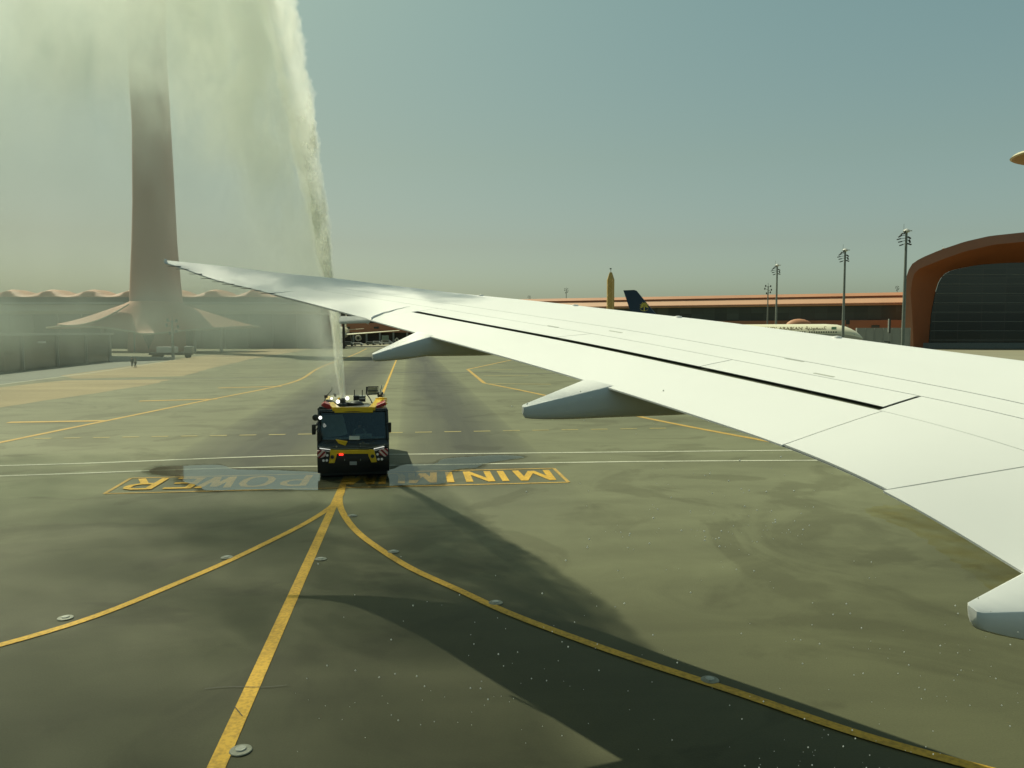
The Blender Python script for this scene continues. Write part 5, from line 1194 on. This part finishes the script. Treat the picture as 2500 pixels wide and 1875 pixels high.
def nz_(nt, vec, scale, detail=4, rough=.55, st=None, dist=0.0):
    n = nt.nodes.new("ShaderNodeTexNoise"); n.inputs["Scale"].default_value = scale; n.inputs["Detail"].default_value = detail; n.inputs["Roughness"].default_value = rough; n.inputs["Distortion"].default_value = dist
    if st:
        q = nt.nodes.new("ShaderNodeMapping"); q.inputs["Scale"].default_value = st; nt.links.new(vec, q.inputs[0]); nt.links.new(q.outputs[0], n.inputs[0])
    else: nt.links.new(vec, n.inputs[0])
    return n.outputs[0]
nozw = mtx(truck) @ nz
JC = [(836, 966, 34.5, 7), (829, 900, 33.9, 11), (821, 800, 32.9, 13), (806, 700, 31.9, 15), (792, 640, 31.3, 20), (781, 560, 30.5, 23), (768, 480, 29.7, 28), (748, 360, 28.5, 33), (728, 250, 27.5, 36), (700, 100, 26, 38), (672, 0, 25, 42), (630, -130, 23.6, 46), (580, -280, 22, 55)]
jt = thing('water_jet', (nozw.x, nozw.y, 3.2), 0, 'dense white column of water rising from the roof cannon of the fire truck', 'water jet')
cps = [P(u, v, Y) for u, v, Y, r in JC]; crs = [r * Y / F_PX for u, v, Y, r in JC]; cps[0] = nozw + Vector((0, 0, .02))
dd = [0]
for i in range(1, len(cps)): dd.append(dd[-1] + (cps[i] - cps[i - 1]).length)
ts = np.linspace(0, dd[-1], 620); ctr = spline(dd, [tuple(p) for p in cps], ts); rad = np.interp(ts, dd, crs)
from mathutils import noise as mnoise
rings = []
for k, (c, r) in enumerate(zip(ctr, rad)):
    ring = []; amp = min(1.0, ts[k] / 9.0)
    for j in range(64):
        a = 2 * math.pi * j / 64
        q = Vector((math.cos(a) * 1.3, math.sin(a) * 1.3, ts[k] * 0.55)); q2 = q * 2.7; q2.z = ts[k] * 1.9
        f = 1 + amp * (0.30 * mnoise.noise(q) + 0.30 * mnoise.noise(q2) + 0.26 * mnoise.noise(q2 * 2.3) + 0.16 * mnoise.noise(q2 * 5.1))
        ring.append((c[0] + math.cos(a) * r * f, c[1] + math.sin(a) * r * f, c[2]))
    rings.append(ring)
def jet_density(nt, mm, vec, xyz):
    n = nz_(nt, vec, 1.0, 5, .65, (1.6, 1.6, .5), .4)
    k = mm('MULTIPLY_ADD', n, 2.6, -0.55)
    zz = mm('MAXIMUM', xyz[2], 0.0)                         # thinner with height above the nozzle
    fall = mm('DIVIDE', 6.0, mm('ADD', mm('MULTIPLY', zz, 0.10), 1.0))
    return mm('MULTIPLY', mm('MAXIMUM', k, 0.35), fall)
M['jet'] = volume_mat('white water', jet_density, color=(1, 1, 0.96), aniso=0.35, step=0.5)
MB().loft(rings).build('water_column', M['jet'], jt, True, world=True)
core = []
for k, (c, r) in enumerate(zip(ctr, rad)):
    ring = []; amp = min(1.0, ts[k] / 7.0)
    for j in range(40):
        a = 2 * math.pi * j / 40
        q = Vector((math.cos(a) * 1.1, math.sin(a) * 1.1, ts[k] * 0.8 + 9)); q2 = q * 2.9; q2.z = ts[k] * 2.6
        f = 0.60 + amp * (0.26 * mnoise.noise(q) + 0.24 * mnoise.noise(q2) + 0.18 * mnoise.noise(q2 * 2.7))
        core.append((c[0] + math.cos(a) * r * f + r * .14 * amp, c[1] + math.sin(a) * r * f, c[2]))
core = [core[i * 40:(i + 1) * 40] for i in range(len(ctr))]
def froth():
    m = new_mat('frothy water core'); nt = m.node_tree; N = nt.nodes
    for n in list(N): N.remove(n)
    out = N.new("ShaderNodeOutputMaterial"); a = N.new("ShaderNodeBsdfDiffuse"); b = N.new("ShaderNodeBsdfTranslucent"); t = N.new("ShaderNodeBsdfTransparent")
    a.inputs[0].default_value = (1, 1, .97, 1); b.inputs[0].default_value = (1, 1, .97, 1)
    m1 = N.new("ShaderNodeMixShader"); m1.inputs[0].default_value = .62; m2 = N.new("ShaderNodeMixShader")
    nt.links.new(a.outputs[0], m1.inputs[1]); nt.links.new(b.outputs[0], m1.inputs[2])
    tc = N.new("ShaderNodeTexCoord"); n1 = nz_(nt, tc.outputs["Object"], 1.7, 4, .6, (1, 1, .35), .4)
    sp = N.new("ShaderNodeSeparateXYZ"); nt.links.new(tc.outputs["Object"], sp.inputs[0]); mm = nodes_math(nt)
    k = mm('MULTIPLY_ADD', n1, 3.2, mm('MULTIPLY_ADD', sp.outputs[2], -0.15, -0.15), clamp=True)
    nt.links.new(k, m2.inputs[0]); nt.links.new(t.outputs[0], m2.inputs[1]); nt.links.new(m1.outputs[0], m2.inputs[2])
    nt.links.new(m2.outputs[0], out.inputs[0]); return m
MB().loft(core).build('water_core', froth(), jt, True, world=True)
# mist drifting to the left of the jet
def yj(z): return 34.45 - .45 * (z - 3.35) - .0165 * (z - 3.35) ** 2
mist = MB(); sl = []
for z in (1.2, 3, 5, 8, 11, 14, 17, 20.5, 21.5, 28, 34):
    yy = yj(min(z, 20)); y0, y1 = min(yy - 3.5, 30), yy + 7
    yn = 22.8 if z < 21 else 16.0
    sl.append([(-36, yn, z), (-36, 42, z), (-6.3, 42, z), (-6.3, yn, z)])
mist.loft(sl)
def mist_density(nt, mm, vec, xyz):
    x, y, z = xyz[0], xyz[1], xyz[2]
    dz0 = mm('SUBTRACT', z, 3.35)
    yjn = mm('SUBTRACT', mm('SUBTRACT', 34.45, mm('MULTIPLY', dz0, .45)), mm('MULTIPLY', mm('MULTIPLY', dz0, dz0), .0165))
    # right limit follows the jet (x about -7.5, leaning left with height)
    u = mm('SUBTRACT', -7.45, x); u = mm('SUBTRACT', u, mm('MULTIPLY', mm('MAXIMUM', mm('SUBTRACT', z, 12), 0.0), .05))
    u = mm('SUBTRACT', u, mm('MULTIPLY', mm('MAXIMUM', mm('SUBTRACT', y, yjn), 0.0), 0.30))
    edge = mm('MULTIPLY', u, 4.0, clamp=True)
    Lz = mm('ADD', mm('MULTIPLY_ADD', mm('MAXIMUM', mm('SUBTRACT', z, 3.0), 0.0), 0.115, 0.25), mm('MULTIPLY', mm('MAXIMUM', mm('SUBTRACT', z, 12.0), 0.0), 0.50))
    near = mm('EXPONENT', mm('MULTIPLY', mm('DIVIDE', mm('MAXIMUM', u, 0.0), Lz), -1.0))
    dyj = mm('DIVIDE', mm('SUBTRACT', y, yjn), mm('MULTIPLY_ADD', z, .062, .45))
    band = mm('EXPONENT', mm('MULTIPLY', mm('MULTIPLY', dyj, dyj), -1.0))
    n1 = nz_(nt, vec, .55, 5, .6, (1, 1, .45), .5); n2 = nz_(nt, vec, .16, 4, .6, (1, 1, .8), .8)
    n3 = nz_(nt, vec, 1.6, 5, .7, (1, 1, .4), .8); streak = mm('MAXIMUM', mm('ADD', mm('MULTIPLY_ADD', n1, 4.5, -1.75), mm('MULTIPLY_ADD', n3, 3.5, -1.6)), 0.03)
    cloud = mm('MAXIMUM', mm('ADD', mm('MULTIPLY_ADD', n2, 4.2, -1.75), mm('MULTIPLY_ADD', n1, 3.0, -1.2)), 0.05)
    hz = mm('DIVIDE', mm('SUBTRACT', z, 1.5), 4.5, clamp=True)
    xt = mm('MULTIPLY', mm('DIVIDE', mm('ADD', x, 24.0), 5.0, clamp=True), mm('DIVIDE', mm('SUBTRACT', -10.2, x), 3.5, clamp=True))
    topk = mm('ADD', mm('MULTIPLY_ADD', mm('DIVIDE', mm('SUBTRACT', z, 10), 7.0, clamp=True), 0.5, 1.0), mm('MULTIPLY', mm('MULTIPLY', mm('DIVIDE', mm('SUBTRACT', z, 15.4), 3.0, clamp=True), 10.0), mm('MULTIPLY', xt, mm('DIVIDE', mm('SUBTRACT', 38.0, y), 2.5, clamp=True))))
    lb = mm('DIVIDE', mm('SUBTRACT', z, 6.7), 1.3); topk = mm('MULTIPLY_ADD', mm('MULTIPLY', mm('EXPONENT', mm('MULTIPLY', mm('MULTIPLY', lb, lb), -1.0)), mm('DIVIDE', mm('SUBTRACT', -8.2, x), 2.0, clamp=True)), 3.2, topk)
    lowk = mm('MULTIPLY_ADD', mm('DIVIDE', mm('SUBTRACT', z, 6.0), 7.0, clamp=True), 0.72, 0.28)
    d1 = mm('MULTIPLY', mm('MULTIPLY', mm('MULTIPLY', mm('MULTIPLY', near, band), streak), lowk), 3.0)
    yr = mm('DIVIDE', mm('SUBTRACT', y, 26.5), 5.5, clamp=True); low = mm('SUBTRACT', 21.3, z, clamp=True)
    d2 = mm('MULTIPLY', mm('MULTIPLY', mm('MULTIPLY', mm('MULTIPLY', cloud, hz), topk), MIST_B), mm('MULTIPLY', yr, low))
    # unseen overhead cloud added to shade the near apron, trimmed clear of the wing
    xp = mm('MULTIPLY_ADD', z, .55, x); yp = mm('SUBTRACT', y, mm('MULTIPLY', z, .5))
    r1 = mm('DIVIDE', mm('SUBTRACT', 15.6, yp), 3.0, clamp=True); r2 = mm('MULTIPLY', mm('SUBTRACT', mm('MAXIMUM', mm('MULTIPLY_ADD', mm('SUBTRACT', 16.0, yp), .12, 0.6), mm('MULTIPLY_ADD', mm('SUBTRACT', 10.7, yp), .78, 1.5)), xp), 1.4, clamp=True)
    d3 = mm('MULTIPLY', mm('MULTIPLY', mm('MULTIPLY', r1, r2), mm('SUBTRACT', z, 21.0, clamp=True)), mm('MULTIPLY', cloud, .08))
    d2 = mm('ADD', d2, d3); d1 = mm('MULTIPLY', d1, mm('SUBTRACT', 18.8, z, clamp=True))
    global MIST_FRAC
    MIST_FRAC = mm('DIVIDE', d1, mm('ADD', mm('ADD', d1, d2), 1e-5), clamp=True)
    return mm('MULTIPLY', mm('ADD', d1, d2), edge)
MIST_B = 0.034
M['mist'] = volume_mat('drifting mist', mist_density, color=(0.95, 0.99, 0.92), aniso=0.5, step=1.0)
_nt = M['mist'].node_tree; _mc = _nt.nodes.new("ShaderNodeMixRGB"); _mc.inputs[1].default_value = (0.60, 0.65, 0.62, 1); _mc.inputs[2].default_value = (0.98, 1.0, 0.95, 1)
_nt.links.new(MIST_FRAC, _mc.inputs[0]); _nt.links.new(_mc.outputs[0], [n for n in _nt.nodes if n.type == 'PRINCIPLED_VOLUME'][0].inputs["Color"])
_ga = _nt.nodes.new("ShaderNodeMapRange"); _ga.inputs[3].default_value = 0.80; _ga.inputs[4].default_value = 0.15
_nt.links.new(MIST_FRAC, _ga.inputs[0]); _nt.links.new(_ga.outputs[0], [n for n in _nt.nodes if n.type == 'PRINCIPLED_VOLUME'][0].inputs["Anisotropy"])
mo = mist.build('mist', M['mist'], None)
tag(mo, kind='stuff', label='drifting veil of fine spray left of the water jet, with an added shading cloud above')
# falling drops between the window and the apron
dr = MB(); rnd = random.Random(11)
def drop(u, v, Y, r):
    c = P(u, v, Y); n = len(dr.v); L_ = 1.25
    for a, b, z in ((1, 0, 0), (-1, 0, 0), (0, 1, 0), (0, -1, 0), (0, 0, L_), (0, 0, -L_)): dr.v.append((c.x + a * r, c.y + b * r, c.z + z * r))
    dr.f.extend([tuple(n + i for i in f) for f in ((0, 2, 4), (2, 1, 4), (1, 3, 4), (3, 0, 4), (2, 0, 5), (1, 2, 5), (3, 1, 5), (0, 3, 5))])
for (cu, cv, su, sv, n) in [(1720, 1290, 150, 45, 70), (1900, 1180, 120, 60, 26), (2250, 1620, 220, 130, 75), (1250, 1640, 230, 110, 75), (2020, 1840, 170, 40, 45), (1600, 1450, 330, 170, 40), (880, 1740, 120, 80, 16), (1500, 1000, 200, 60, 10)]:
    for _ in range(n):
        u, v = rnd.gauss(cu, su), rnd.gauss(cv, sv)
        if not (620 < u < 2500 and 860 < v < 1875): continue
        Y = rnd.uniform(2.6, 4.2); drop(u, v, Y, Y * rnd.choice([.00042, .0006, .0006, .0009, .0012]))
tag(dr.build('water_drops', mat('bright water drops', (0.8, 0.8, 0.74), .25), None, True), kind='stuff', label='scattered bright water drops falling in front of the apron')
